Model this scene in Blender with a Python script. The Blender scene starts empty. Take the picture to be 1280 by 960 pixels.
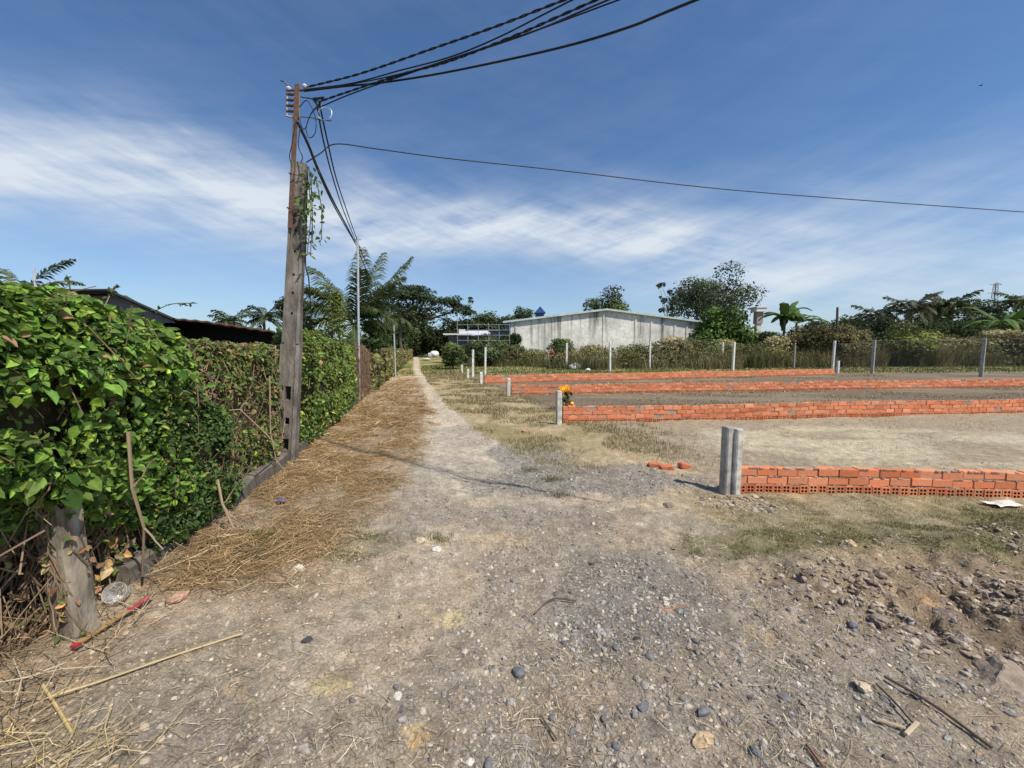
import bpy, math, random
import numpy as np
rng = np.random.default_rng(7)
random.seed(7)
PI = math.pi
scene = bpy.context.scene
col = scene.collection
F = 490.0; PITCH = math.atan(42 / 490); H = 1.5

# ---------------------------------------------------------------- measuring helpers (pixel of the 1280x960 photo -> point in the place)
def ray(px, py):
    X = (px - 640) / F; U = (480 - py) / F
    return np.array([X, math.cos(PITCH) + U * math.sin(PITCH), -math.sin(PITCH) + U * math.cos(PITCH)])
def G(px, py, z=0.0):
    r = ray(px, py); return np.array([0, 0, H]) + r * ((z - H) / r[2])
def at(px, py, Y):
    r = ray(px, py); return np.array([0, 0, H]) + r * (Y / r[1])

# ---------------------------------------------------------------- noise
def _h(ix, iy, seed):
    h = (ix.astype(np.int64) * 374761393 + iy.astype(np.int64) * 668265263 + seed * 974711) & 0xFFFFFFFF
    h = ((h ^ (h >> 13)) * 1274126177) & 0xFFFFFFFF
    return ((h ^ (h >> 16)) & 0xFFFF) / 65535.0
def vnoise(x, y, s=1.0, seed=0):
    x = np.asarray(x, float) / s; y = np.asarray(y, float) / s
    ix = np.floor(x); iy = np.floor(y); fx = x - ix; fy = y - iy
    fx = fx * fx * fx * (fx * (fx * 6 - 15) + 10); fy = fy * fy * fy * (fy * (fy * 6 - 15) + 10)
    a = _h(ix, iy, seed); b = _h(ix + 1, iy, seed); c = _h(ix, iy + 1, seed); d = _h(ix + 1, iy + 1, seed)
    return (a + (b - a) * fx) * (1 - fy) + (c + (d - c) * fx) * fy
def fbm(x, y, s=1.0, o=4, seed=0):
    x = np.asarray(x, float); y = np.asarray(y, float)
    t = 0; a = 0.5; n = 0
    for k in range(o):
        ca, sa = math.cos(k * 1.1 + 0.4), math.sin(k * 1.1 + 0.4)
        t = t + a * vnoise(x * ca - y * sa, x * sa + y * ca, s / 2 ** k, seed + k * 17); n += a; a *= 0.5
    return t / n
def sstep(a, b, x):
    t = np.clip((x - a) / (b - a), 0, 1); return t * t * (3 - 2 * t)
def mixc(c, d, m):
    m = np.asarray(m)[:, None]; return c * (1 - m) + np.asarray(d)[None, :] * m

# ---------------------------------------------------------------- mesh builder
class MB:
    def __init__(s): s.v = []; s.f = []; s.c = []; s.n = 0
    def add(s, v, f, c=(0.5, 0.5, 0.5)):
        v = np.asarray(v, float).reshape(-1, 3); f = np.asarray(f, int)
        c = np.asarray(c, float)
        if c.ndim == 1: c = np.tile(c, (len(v), 1))
        s.v.append(v); s.f.append(f + s.n); s.c.append(c); s.n += len(v)
    def box(s, p0, p1, c=(0.5, 0.5, 0.5), M=None):
        (a, b, d), (e, f, g) = p0, p1
        v = np.array([[a, b, d], [e, b, d], [e, f, d], [a, f, d], [a, b, g], [e, b, g], [e, f, g], [a, f, g]], float)
        if M is not None: v = M(v)
        s.add(v, [[3, 2, 1, 0], [4, 5, 6, 7], [0, 1, 5, 4], [1, 2, 6, 5], [2, 3, 7, 6], [3, 0, 4, 7]], c)
    def tube(s, pts, r, n=6, c=(0.5, 0.5, 0.5), cap=True):
        pts = np.asarray(pts, float); m = len(pts)
        r = np.broadcast_to(np.asarray(r, float), (m,))
        t = np.gradient(pts, axis=0); t /= np.linalg.norm(t, axis=1)[:, None] + 1e-12
        up = np.array([0, 0, 1.0]) if abs(t[:, 2]).mean() < 0.8 else np.array([1.0, 0, 0])
        a = np.cross(t, up); a /= np.linalg.norm(a, axis=1)[:, None] + 1e-12; b = np.cross(t, a)
        th = np.arange(n) * 2 * PI / n
        v = pts[:, None, :] + r[:, None, None] * (np.cos(th)[None, :, None] * a[:, None, :] + np.sin(th)[None, :, None] * b[:, None, :])
        i = np.arange(m - 1)[:, None] * n; j = np.arange(n)[None, :]; k = (j + 1) % n
        f = np.stack([i + j, i + k, i + n + k, i + n + j], -1).reshape(-1, 4)
        c = np.asarray(c, float)
        if c.ndim == 2: c = np.repeat(c, n, axis=0)
        s.add(v.reshape(-1, 3), f, c)
        if cap:
            for base, rev in ((0, False), ((m - 1) * n, True)):
                o = s.n - m * n + base
                idx = list(range(n)); idx = idx if rev else idx[::-1]
                s.f.append(np.array([[o + q for q in idx]]))
    def strip(s, pts, w, side, c):           # flat ribbon
        pts = np.asarray(pts, float); m = len(pts); w = np.broadcast_to(np.asarray(w, float), (m,))
        side = np.asarray(side, float)
        if side.ndim == 1: side = np.tile(side, (m, 1))
        v = np.empty((m * 2, 3)); v[0::2] = pts - side * w[:, None] / 2; v[1::2] = pts + side * w[:, None] / 2
        s.add(v, [[2 * i, 2 * i + 1, 2 * i + 3, 2 * i + 2] for i in range(m - 1)], c)
    def build(s, name, mat, parent=None, origin=(0, 0, 0), smooth=False):
        o_ = np.asarray(origin, float)
        v = np.concatenate(s.v) - o_
        c = np.concatenate(s.c)
        me = bpy.data.meshes.new(name)
        loops = np.concatenate([f.ravel() for f in s.f]); sizes = np.concatenate([np.full(len(f), f.shape[1]) for f in s.f])
        me.vertices.add(len(v)); me.vertices.foreach_set('co', v.ravel().astype(np.float32))
        me.loops.add(len(loops)); me.loops.foreach_set('vertex_index', loops.astype(np.int32))
        me.polygons.add(len(sizes)); me.polygons.foreach_set('loop_start', np.concatenate([[0], np.cumsum(sizes)[:-1]]).astype(np.int32))
        me.polygons.foreach_set('use_smooth', np.full(len(sizes), bool(smooth)))
        me.update(calc_edges=True)
        at_ = me.attributes.new('tint', 'FLOAT_COLOR', 'POINT')
        at_.data.foreach_set('color', np.concatenate([c, np.ones((len(c), 1))], 1).ravel().astype(np.float32))
        me.materials.append(mat)
        ob = bpy.data.objects.new(name, me); col.objects.link(ob)
        if parent is not None: ob.parent = parent
        else: ob.location = origin
        return ob

def tag(o, label=None, cat=None, group=None, kind=None):
    if label: o['label'] = label
    if cat: o['category'] = cat
    if group: o['group'] = group
    if kind: o['kind'] = kind
    return o
def empty(name, loc, label, cat, group=None):
    o = bpy.data.objects.new(name, None); col.objects.link(o); o.location = tuple(loc); o.empty_display_size = 0.1
    return tag(o, label, cat, group)
def copy_tree(o, parent=None):
    c = o.copy(); col.objects.link(c); c.parent = parent
    for ch in list(o.children): copy_tree(ch, c)
    return c

# ---------------------------------------------------------------- materials
def newmat(name):
    m = bpy.data.materials.new(name); m.use_nodes = True
    nt = m.node_tree; return m, nt.nodes, nt.links, nt.nodes['Principled BSDF']
def N(ns, t, **kw):
    n = ns.new(t)
    for k, v in kw.items(): setattr(n, k, v)
    return n
def noise(ns, ln, vec, scale, detail=4, rough=0.6):
    n = N(ns, 'ShaderNodeTexNoise'); n.inputs['Scale'].default_value = scale; n.inputs['Detail'].default_value = detail
    n.inputs['Roughness'].default_value = rough; ln.new(vec, n.inputs['Vector']); return n.outputs['Fac']
def rampf(ns, ln, fac, a, b, lo=0.0, hi=1.0):
    r = N(ns, 'ShaderNodeMapRange'); r.inputs[1].default_value = a; r.inputs[2].default_value = b
    r.inputs[3].default_value = lo; r.inputs[4].default_value = hi; ln.new(fac, r.inputs[0]); return r.outputs[0]
def mulc(ns, ln, c, f):
    m = N(ns, 'ShaderNodeMix', data_type='RGBA', blend_type='MULTIPLY'); m.inputs[0].default_value = 1
    ln.new(c, m.inputs[6])
    cb = N(ns, 'ShaderNodeCombineColor'); [ln.new(f, cb.inputs[i]) for i in range(3)]
    ln.new(cb.outputs[0], m.inputs[7]); return m.outputs[2]
def mixn(ns, ln, f, a, b):
    m = N(ns, 'ShaderNodeMix', data_type='RGBA'); ln.new(f, m.inputs[0])
    for s_, q in ((6, a), (7, b)):
        if isinstance(q, tuple): m.inputs[s_].default_value = (*q, 1)
        else: ln.new(q, m.inputs[s_])
    return m.outputs[2]
def pos(ns, ln, scale=(1, 1, 1)):
    g = N(ns, 'ShaderNodeNewGeometry'); mp = N(ns, 'ShaderNodeMapping'); mp.inputs['Scale'].default_value = scale
    ln.new(g.outputs['Position'], mp.inputs['Vector']); return mp.outputs[0]
def bump(ns, ln, b, h, strength, dist):
    bm = N(ns, 'ShaderNodeBump'); bm.inputs['Strength'].default_value = strength; bm.inputs['Distance'].default_value = dist
    ln.new(h, bm.inputs['Height']); ln.new(bm.outputs[0], b.inputs['Normal'])
def tintmat(name, rough=0.85, var=0.35, scale=20, spec=0.3, bump_s=0.0, bdist=0.01, bscale=None, metal=0.0, stretch=(1, 1, 1)):
    m, ns, ln, b = newmat(name)
    a = N(ns, 'ShaderNodeAttribute', attribute_name='tint')
    p = pos(ns, ln, stretch)
    f = rampf(ns, ln, noise(ns, ln, p, scale), 0.25, 0.75, 1 - var, 1 + var)
    ln.new(mulc(ns, ln, a.outputs['Color'], f), b.inputs['Base Color'])
    b.inputs['Roughness'].default_value = rough; b.inputs['Specular IOR Level'].default_value = spec; b.inputs['Metallic'].default_value = metal
    if bump_s: bump(ns, ln, b, noise(ns, ln, p, bscale or scale * 3), bump_s, bdist)
    return m
def leafmat(name, rough=0.5, spec=0.4, trans=0.3, var=0.2, scale=8, gain=1.0):
    m, ns, ln, b = newmat(name)
    a = N(ns, 'ShaderNodeAttribute', attribute_name='tint')
    f = rampf(ns, ln, noise(ns, ln, pos(ns, ln), scale), 0.3, 0.7, gain * (1 - var), gain * (1 + var))
    c = mulc(ns, ln, a.outputs['Color'], f)
    ln.new(c, b.inputs['Base Color']); b.inputs['Roughness'].default_value = rough; b.inputs['Specular IOR Level'].default_value = spec
    t = N(ns, 'ShaderNodeBsdfTranslucent'); ln.new(c, t.inputs['Color'])
    ms = N(ns, 'ShaderNodeMixShader'); ms.inputs[0].default_value = trans
    ln.new(b.outputs[0], ms.inputs[1]); ln.new(t.outputs[0], ms.inputs[2])
    ln.new(ms.outputs[0], ns['Material Output'].inputs['Surface']); return m

M = {}
M['leaf'] = leafmat('leaf_glossy', 0.58, 0.25, 0.3, 0.35, 25, 1.4)
M['far_leaf'] = leafmat('leaf_far', 0.7, 0.2, 0.25, 0.3, 1.2, 1.45)
M['dry'] = leafmat('dry_straw', 0.8, 0.2, 0.15, 0.25, 3)
M['bark'] = tintmat('bark', 0.9, 0.4, 14, 0.1, 0.6, 0.02)
M['concrete'] = tintmat('weathered_concrete', 0.9, 0.45, 11, 0.2, 0.5, 0.008, 60)
M['old_concrete'] = tintmat('old_concrete', 0.92, 0.75, 9, 0.15, 0.7, 0.012, 45, stretch=(1, 1, .35))
M['brick'] = tintmat('fired_brick', 0.9, 0.16, 40, 0.15, 0.5, 0.003, 160)
M['mortar'] = tintmat('mortar', 0.95, 0.35, 30, 0.1, 0.7, 0.006, 90)
M['rock'] = tintmat('crushed_stone', 0.85, 0.4, 45, 0.25, 0.7, 0.006, 130)
M['steel'] = tintmat('galvanised_steel', 0.5, 0.2, 15, 0.5, 0, metal=0.3)
M['rust'] = tintmat('rusty_steel', 0.85, 0.4, 25, 0.25, 0.4, 0.003)
M['cable'] = tintmat('black_cable', 0.6, 0.2, 10, 0.4)
M['paint'] = tintmat('painted_wood', 0.6, 0.25, 60, 0.3, 0.3, 0.002, 200, stretch=(1, 1, 1))
M['sheet'] = tintmat('roof_sheet', 0.6, 0.25, 2.0, 0.3)
M['plain'] = tintmat('matt_surface', 0.8, 0.15, 12, 0.25)
M['cloth'] = tintmat('cloth', 0.9, 0.2, 25, 0.1, 0.4, 0.01, 30)
M['skin'] = tintmat('skin', 0.6, 0.08, 30, 0.3)

def ground_mat():
    m, ns, ln, b = newmat('earth')
    a = N(ns, 'ShaderNodeAttribute', attribute_name='tint')
    p = pos(ns, ln)
    f1 = rampf(ns, ln, noise(ns, ln, p, 9, 6, 0.7), 0.3, 0.7, 0.72, 1.25)
    f2 = rampf(ns, ln, noise(ns, ln, p, 70, 5, 0.75), 0.3, 0.7, 0.5, 1.5)
    c = mulc(ns, ln, mulc(ns, ln, a.outputs['Color'], f1), f2)
    v = N(ns, 'ShaderNodeTexVoronoi'); v.inputs['Scale'].default_value = 55; ln.new(p, v.inputs['Vector'])
    sp = rampf(ns, ln, v.outputs['Distance'], 0.10, 0.22, 1.0, 0.0)
    sel = rampf(ns, ln, noise(ns, ln, p, 6, 3), 0.48, 0.62, 0.0, 0.4)
    mm = N(ns, 'ShaderNodeMath', operation='MULTIPLY'); ln.new(sp, mm.inputs[0]); ln.new(sel, mm.inputs[1])
    vc = N(ns, 'ShaderNodeSeparateColor'); ln.new(v.outputs['Color'], vc.inputs[0])
    g = rampf(ns, ln, vc.outputs[0], 0, 1, 0.09, 0.55)
    gc = N(ns, 'ShaderNodeCombineColor')
    for i, k_ in enumerate((1.0, .92, .82)):
        mk = N(ns, 'ShaderNodeMath', operation='MULTIPLY'); ln.new(g, mk.inputs[0]); mk.inputs[1].default_value = k_; ln.new(mk.outputs[0], gc.inputs[i])
    ln.new(mixn(ns, ln, mm.outputs[0], c, gc.outputs[0]), b.inputs['Base Color'])
    b.inputs['Roughness'].default_value = 0.95; b.inputs['Specular IOR Level'].default_value = 0.1
    h = N(ns, 'ShaderNodeMath', operation='ADD'); ln.new(noise(ns, ln, p, 38, 8, 0.75), h.inputs[0])
    h2 = N(ns, 'ShaderNodeMath', operation='MULTIPLY'); ln.new(noise(ns, ln, p, 160, 4, 0.7), h2.inputs[0]); h2.inputs[1].default_value = 0.45
    ln.new(h2.outputs[0], h.inputs[1]); bump(ns, ln, b, h.outputs[0], 1.0, 0.028)
    return m
M['ground'] = ground_mat()

def warehouse_wall_mat():
    m, ns, ln, b = newmat('stained_render')
    p = pos(ns, ln)
    base = mixn(ns, ln, rampf(ns, ln, noise(ns, ln, p, 0.45, 5, 0.65), 0.35, 0.65), (0.80, 0.78, 0.71), (0.56, 0.545, 0.49))
    ps = pos(ns, ln, (1.5, 1.5, 0.10))
    st = rampf(ns, ln, noise(ns, ln, ps, 0.85, 5, 0.65), 0.50, 0.68)
    g = N(ns, 'ShaderNodeNewGeometry'); sx = N(ns, 'ShaderNodeSeparateXYZ'); ln.new(g.outputs['Position'], sx.inputs[0])
    up = rampf(ns, ln, sx.outputs[2], 1.5, 5.2, 0.25, 1.15)
    mm = N(ns, 'ShaderNodeMath', operation='MULTIPLY'); ln.new(st, mm.inputs[0]); ln.new(up, mm.inputs[1])
    c = mixn(ns, ln, mm.outputs[0], base, (0.10, 0.095, 0.085))
    f = rampf(ns, ln, noise(ns, ln, p, 3.0, 5, 0.7), 0.3, 0.7, 0.8, 1.2)
    ln.new(mulc(ns, ln, c, f), b.inputs['Base Color']); b.inputs['Roughness'].default_value = 0.95; b.inputs['Specular IOR Level'].default_value = 0.1
    return m
M['render'] = warehouse_wall_mat()
def cup_mat():
    m, ns, ln, b = newmat('clear_plastic')
    b.inputs['Base Color'].default_value = (0.92, 0.94, 0.94, 1); b.inputs['Roughness'].default_value = 0.12
    b.inputs['Transmission Weight'].default_value = 0.75; b.inputs['IOR'].default_value = 1.2
    f = noise(ns, ln, pos(ns, ln), 30); ln.new(rampf(ns, ln, f, 0.3, 0.7, 0.08, 0.3), b.inputs['Roughness']); return m
M['cup'] = cup_mat()

# ---------------------------------------------------------------- camera, sun, sky
cam = bpy.data.cameras.new('camera'); co = bpy.data.objects.new('camera', cam); col.objects.link(co)
co.location = (0, 0, H); co.rotation_euler = (PI / 2 - PITCH, 0, 0)
cam.sensor_width = 36; cam.sensor_fit = 'HORIZONTAL'; cam.lens = F / 1280 * 36; cam.clip_end = 6000; cam.clip_start = 0.05
scene.camera = co
SUN = np.array([0.532, -0.455, 1.0]); SUN /= np.linalg.norm(SUN)
el = math.asin(SUN[2])
sl = bpy.data.lights.new('sun', 'SUN'); so = bpy.data.objects.new('sun', sl); col.objects.link(so)
sl.energy = 5.0; sl.angle = math.radians(0.53); sl.color = (1.0, 0.92, 0.80)
from mathutils import Vector
so.rotation_euler = Vector(SUN).to_track_quat('Z', 'Y').to_euler(); so.location = (4, -4, 12)
w = bpy.data.worlds.new('World'); scene.world = w; w.use_nodes = True
ns, ln = w.node_tree.nodes, w.node_tree.links
bg = ns['Background']; bg.inputs['Strength'].default_value = 0.112
sky = N(ns, 'ShaderNodeTexSky', sky_type='NISHITA'); sky.sun_disc = False; sky.sun_elevation = el
sky.sun_rotation = math.atan2(SUN[0], SUN[1]); sky.air_density = 1.0; sky.dust_density = 0.8; sky.ozone_density = 2.5; sky.altitude = 0
tc = N(ns, 'ShaderNodeTexCoord'); sep = N(ns, 'ShaderNodeSeparateXYZ'); ln.new(tc.outputs['Generated'], sep.inputs[0])
def mth(op, a, b=None, c=None):
    n = N(ns, 'ShaderNodeMath', operation=op)
    for i, q in enumerate((a, b, c)):
        if q is None: continue
        if isinstance(q, (int, float)): n.inputs[i].default_value = q
        else: ln.new(q, n.inputs[i])
    return n.outputs[0]
az = mth('ARCTAN2', sep.outputs[0], sep.outputs[1]); elv = mth('ARCSINE', sep.outputs[2])
# cirrus band, laid out by compass bearing and height above the horizon
def cloudvec(rot, sx, sy, off=(0, 0, 0)):
    cb = N(ns, 'ShaderNodeCombineXYZ'); ln.new(az, cb.inputs[0]); ln.new(elv, cb.inputs[1])
    mp = N(ns, 'ShaderNodeMapping'); mp.inputs['Rotation'].default_value = (0, 0, rot); mp.inputs['Location'].default_value = off
    ln.new(cb.outputs[0], mp.inputs[0])
    m2 = N(ns, 'ShaderNodeMapping'); m2.inputs['Scale'].default_value = (sx, sy, 1); ln.new(mp.outputs[0], m2.inputs[0]); return m2.outputs[0]
az2 = mth('MULTIPLY', az, az)
cen = mth('SUBTRACT', 0.283, mth('ADD', mth('MULTIPLY', az2, 0.08), mth('MULTIPLY', az, 0.06)))
big = noise(ns, ln, cloudvec(0.15, 2.2, 5.0, (3.3, 1.1, 0)), 1.0, 3, 0.5)
dev = mth('SUBTRACT', mth('SUBTRACT', elv, cen), mth('MULTIPLY', mth('SUBTRACT', big, 0.5), 0.22))
band = mth('EXPONENT', mth('MULTIPLY', mth('POWER', mth('ABSOLUTE', mth('DIVIDE', dev, 0.080)), 2.0), -1.0))
fine = noise(ns, ln, cloudvec(-0.22, 2.6, 13.0), 1.0, 9, 0.60)
wisp = noise(ns, ln, cloudvec(0.30, 4.0, 30.0, (1.7, 4.2, 0)), 1.0, 8, 0.62)
tex = mth('ADD', mth('MULTIPLY', fine, 0.68), mth('MULTIPLY', wisp, 0.32))
dens = rampf(ns, ln, tex, 0.36, 0.60)
fall = rampf(ns, ln, az, 0.35, 0.85, 1.0, 0.15)
cl = mth('MULTIPLY', mth('MULTIPLY', band, fall), mth('ADD', mth('MULTIPLY', dens, 0.80), 0.26))
lowh = rampf(ns, ln, elv, 0.0, 0.30, 0.28, 0.0)
rightveil = mth('MULTIPLY', mth('MULTIPLY', rampf(ns, ln, az, 0.1, 0.8, 0.0, 0.24), rampf(ns, ln, elv, 0.16, 0.40, 1.0, 0.0)), dens)
veil = mth('ADD', mth('ADD', mth('MULTIPLY', rampf(ns, ln, tex, 0.42, 0.75), 0.06), lowh), rightveil)
cl = mth('MINIMUM', mth('ADD', cl, veil), 0.92)
skc = N(ns, 'ShaderNodeMix', data_type='RGBA', blend_type='MULTIPLY'); skc.inputs[0].default_value = 1
ln.new(sky.outputs[0], skc.inputs[6]); skc.inputs[7].default_value = (0.74, 0.96, 1.16, 1)
ln.new(mixn(ns, ln, cl, skc.outputs[2], (6.8, 7.35, 7.9)), bg.inputs['Color'])
scene.view_settings.view_transform = 'Standard'; scene.view_settings.look = 'None'; scene.view_settings.exposure = 0

# ---------------------------------------------------------------- layout functions
def fx(y):                                   # front of the kerb under the left fence
    y = np.asarray(y, float)
    return np.where(y < 4.5, -1.96 - 0.176 * y, -2.752 - 0.246 * (y - 4.5))
TRK = np.array([[-3, 0.9], [0, 0.55], [1.5, 0.2], [2.8, 0.08], [4.2, -0.3], [5.6, -0.72], [8, -1.42], [11.9, -2.42], [17, -3.85], [30, -7.3], [60, -14.6], [110, -27]])
def tx(y): return np.interp(y, TRK[:, 0], TRK[:, 1])
def plot_edge(y): return 3.3 - 0.265 * np.asarray(y, float)     # road side ends of the brick walls

def ell(x, y, cx_, cy_, rx, ry, n=0.35, s=0.4, seed=3):
    d = np.sqrt(((x - cx_) / rx) ** 2 + ((y - cy_) / ry) ** 2) + (fbm(x, y, s, 3, seed) - 0.5) * 2 * n
    return 1 - sstep(0.65, 1.1, d)

def masks(x, y):
    u = x - tx(y)
    n1 = fbm(x, y, 0.9, 4, 11) - 0.5; n2 = fbm(x, y, 0.35, 4, 23) - 0.5
    hw = np.interp(y, [0, 1.2, 2.8, 4.2, 5.6, 8, 11.9, 30, 110], [2.4, 2.0, 1.6, 1.25, 0.85, 0.48, 0.30, 0.34, 0.6])
    track = 1 - sstep(0.6, 1.25, np.abs(u) / hw + n1 * 0.9 + n2 * 0.7)
    e = x - fx(y)
    straw = sstep(2.1, 3.3, y + n1 * 1.6) * sstep(-0.2, 0.1, e) * (1 - sstep(-0.15, 0.35, u + hw * 0.95 + n1 * 0.6 + n2 * 0.25)) * (1 - 0.85 * sstep(9, 22, y + n1 * 6))
    pe = x - plot_edge(y)
    drygrass = sstep(0.75, 1.2, u / hw + n2 * 0.5) * sstep(4.4, 6.2, y + n1 * 2.0 - np.clip(x - 1, 0, 3) * 0.4) * (1 - sstep(0.6, 2.2, pe + n1 * 2) * np.where(y < 8, 1, 1)) * (1 - sstep(0.0, 0.8, pe) * sstep(7.6, 8.2, y))
    gravel = np.maximum.reduce([ell(x, y, 0.95, 4.5, 1.45, 0.75), ell(x, y, 0.75, 2.35, 0.62, 0.62), ell(x, y, 0.2, 5.6, 0.7, 0.9), 0.55 * ell(x, y, 1.5, 1.9, 0.9, 0.6), 0.5 * track * sstep(0.45, 0.62, fbm(x, y, 0.8, 3, 91))])
    green = np.maximum.reduce([ell(x, y, 3.25, 3.0, 0.75, 0.36, 0.6), ell(x, y, 4.4, 3.2, 0.9, 0.45, 0.6), ell(x, y, 1.75, 2.9, 0.65, 0.24, 0.6), ell(x, y, -1.93, 2.85, 0.38, 0.2, 0.4), 0.8 * ell(x, y, -1.2, 2.95, 0.3, 0.3, 0.4),
                               0.5 * sstep(2.6, 3.3, y) * sstep(1.6, 2.4, x) * (1 - sstep(4.0, 4.3, y)) * sstep(0.45, 0.6, fbm(x, y, 0.5, 3, 71))])
    plot = sstep(0.0, 0.5, pe) * sstep(3.9, 4.3, y)
    pale = ell(x, y, 6.2, 6.3, 3.6, 1.5, 0.4, 1.2) * plot
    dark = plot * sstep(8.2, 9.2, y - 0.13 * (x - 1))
    clod = sstep(0.35, 0.8, x - 1.55 + (y - 1.9) * 0.9 + n1 * 0.5) * (1 - sstep(2.4, 3.0, y - (x - 2) * 0.25 + n1 * 0.5)) * sstep(0.6, 1.0, x)
    far = sstep(22.5, 26, y - 0.10 * np.clip(x, -5, 30) + n1 * 2)
    return dict(u=u, hw=hw, track=track, straw=straw, drygrass=drygrass, gravel=gravel, green=green, plot=plot, pale=pale, dark=dark, clod=clod, far=far, e=e, n1=n1, n2=n2)

def hz(x, y, m=None):
    x = np.asarray(x, float); y = np.asarray(y, float)
    if m is None: m = masks(x, y)
    r = np.sqrt(x * x + y * y); near = 1 - sstep(9, 28, r)
    z = (fbm(x, y, 3.0, 3, 5) - 0.5) * 0.06 + (fbm(x, y, 0.55, 3, 31) - 0.5) * 0.05 * near
    rg = 1 - np.abs(2 * fbm(x, y, 0.22, 4, 41) - 1)
    z += (rg - 0.75) * 0.030 * near * (1 - 0.5 * m['track'])
    z += (fbm(x, y, 0.09, 3, 51) - 0.5) * 0.022 * near
    z += m['clod'] * ((fbm(x, y, 0.28, 4, 61) - 0.45) * 0.21 + (1 - np.abs(2 * fbm(x, y, 0.13, 4, 62) - 1) - .7) * 0.11)
    z += 0.05 * sstep(0.1, 0.5, x - 2.15 + (y - 2.0) * 0.8) * (1 - sstep(3.0, 3.6, y)) * sstep(0.5, 1.2, x)
    z -= 0.045 * np.exp(-((m['u'] / (0.55 * m['hw'])) ** 2)) * near
    z += 0.03 * m['straw'] * near
    z += 0.10 * np.exp(-((m['e'] + 0.0) / 0.22) ** 2) * (1 - sstep(6, 10, y)) * 0.6
    return z
def gz(x, y): return float(hz(np.array([x]), np.array([y]))[0])

def n_(x, y): return fbm(x, y, .5, 4, 151) - .5
def gcolor(x, y, m):
    n = len(x)
    c = np.tile([0.42, 0.325, 0.225], (n, 1))
    fm_ = fbm(x, y, .06, 3, 121) - .5
    c = mixc(c, (0.27, 0.215, 0.16), sstep(0.4, 0.65, fbm(x, y, 0.7, 4, 101)) * 0.8)
    c = mixc(c, (0.37, 0.315, 0.25), sstep(0.5, 0.7, fbm(x, y, 0.4, 4, 102)) * 0.7)
    c = mixc(c, (0.40, 0.36, 0.305), m['track'] * 0.8 * sstep(3.0, 4.6, y) * (1 - .5 * sstep(10, 20, y)))
    c = mixc(c, (0.30, 0.28, 0.26), m['track'] * 0.35 * (1 - sstep(3.0, 4.6, y)))
    c = mixc(c, (0.165, 0.163, 0.160), m['gravel'] * 0.75)
    c = mixc(c, (0.25, 0.21, 0.12), m['drygrass'] * (0.55 + 0.45 * sstep(0.4, 0.6, fbm(x, y, 0.8, 3, 104))))
    c = mixc(c, (0.18, 0.155, 0.08), m['drygrass'] * 0.6 * sstep(0.5, 0.66, fbm(x, y, 1.1, 4, 105)))
    c = mixc(c, (0.255, 0.185, 0.115), m['straw'] * 0.9)
    c = mixc(c, (0.29, 0.235, 0.18), m['straw'] * 0.7 * sstep(.55, .42, fbm(x, y, .55, 4, 133)))
    c = mixc(c, (0.17, 0.125, 0.075), m['straw'] * 0.6 * sstep(0.5, 0.65, fbm(x, y, 0.5, 4, 106)))
    c = mixc(c, (0.25, 0.21, 0.16), m['plot'] * 0.8)
    c = mixc(c, (0.385, 0.345, 0.255), m['pale'] * sstep(0.30, 0.6, fbm(x * 0.35, y, 0.5, 4, 107)))
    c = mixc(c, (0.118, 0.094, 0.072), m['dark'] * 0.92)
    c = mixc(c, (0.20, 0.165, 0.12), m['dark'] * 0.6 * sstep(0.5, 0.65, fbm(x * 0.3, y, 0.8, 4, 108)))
    c = mixc(c, (0.20, 0.155, 0.115), m['clod'] * (0.5 + 0.5 * sstep(0.35, 0.6, fbm(x, y, 0.5, 4, 109))))
    c = mixc(c, (0.205, 0.185, 0.10), 0.42 * sstep(1.3, 2.0, x) * sstep(2.45, 2.9, y + n_(x, y) * .8) * (1 - sstep(3.9, 4.2, y)))
    c = mixc(c, (0.14, 0.135, 0.065), m['green'] * 0.55)
    for px, py, rx, ry, cc in ((560, 765, .09, .06, (.58, .46, .27)), (410, 850, .075, .055, (.58, .44, .22)), (525, 912, .06, .06, (.52, .33, .14)), (835, 757, .10, .05, (.45, .25, .15)),
                               (300, 862, .10, .05, (.42, .33, .24)), (615, 668, .28, .10, (.50, .38, .25)), (535, 672, .12, .05, (.52, .42, .28)), (250, 765, .25, .12, (.38, .31, .26)),
                               (730, 620, .2, .12, (.45, .36, .29)), (620, 820, .12, .07, (.42, .36, .28)), (950, 790, .10, .05, (.45, .34, .22)), (880, 915, .05, .035, (.50, .37, .20)), (1150, 755, .12, .05, (.45, .27, .14)), (470, 790, .2, .1, (.36, .29, .24)), (700, 870, .35, .15, (.34, .27, .21))):
        g = G(px, py); c = mixc(c, cc, ell(x, y, g[0], g[1], rx * 1.2, ry * 1.2, 0.9, 0.07, px) * (.25 + .55 * sstep(.4, .6, fbm(x, y, .035, 3, px))))
    green_far = np.tile([0.085, 0.105, 0.032], (n, 1))
    gg = sstep(0.42, 0.6, fbm(x, y, 2.2, 4, 111))
    fc = green_far * (1 - gg[:, None]) + np.array([0.24, 0.20, 0.10])[None] * gg[:, None]
    mm = (m['far'] * (1 - m['track']))[:, None]
    c = c * (1 - mm) + fc * mm
    c = np.minimum(c * (1.55 + 1.0 * fm_ * (1 - sstep(4, 10, y)))[:, None], 0.75)
    c = c * np.array([1.0, .975, .90])
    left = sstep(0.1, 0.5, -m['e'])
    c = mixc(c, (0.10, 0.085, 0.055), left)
    return c

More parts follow.
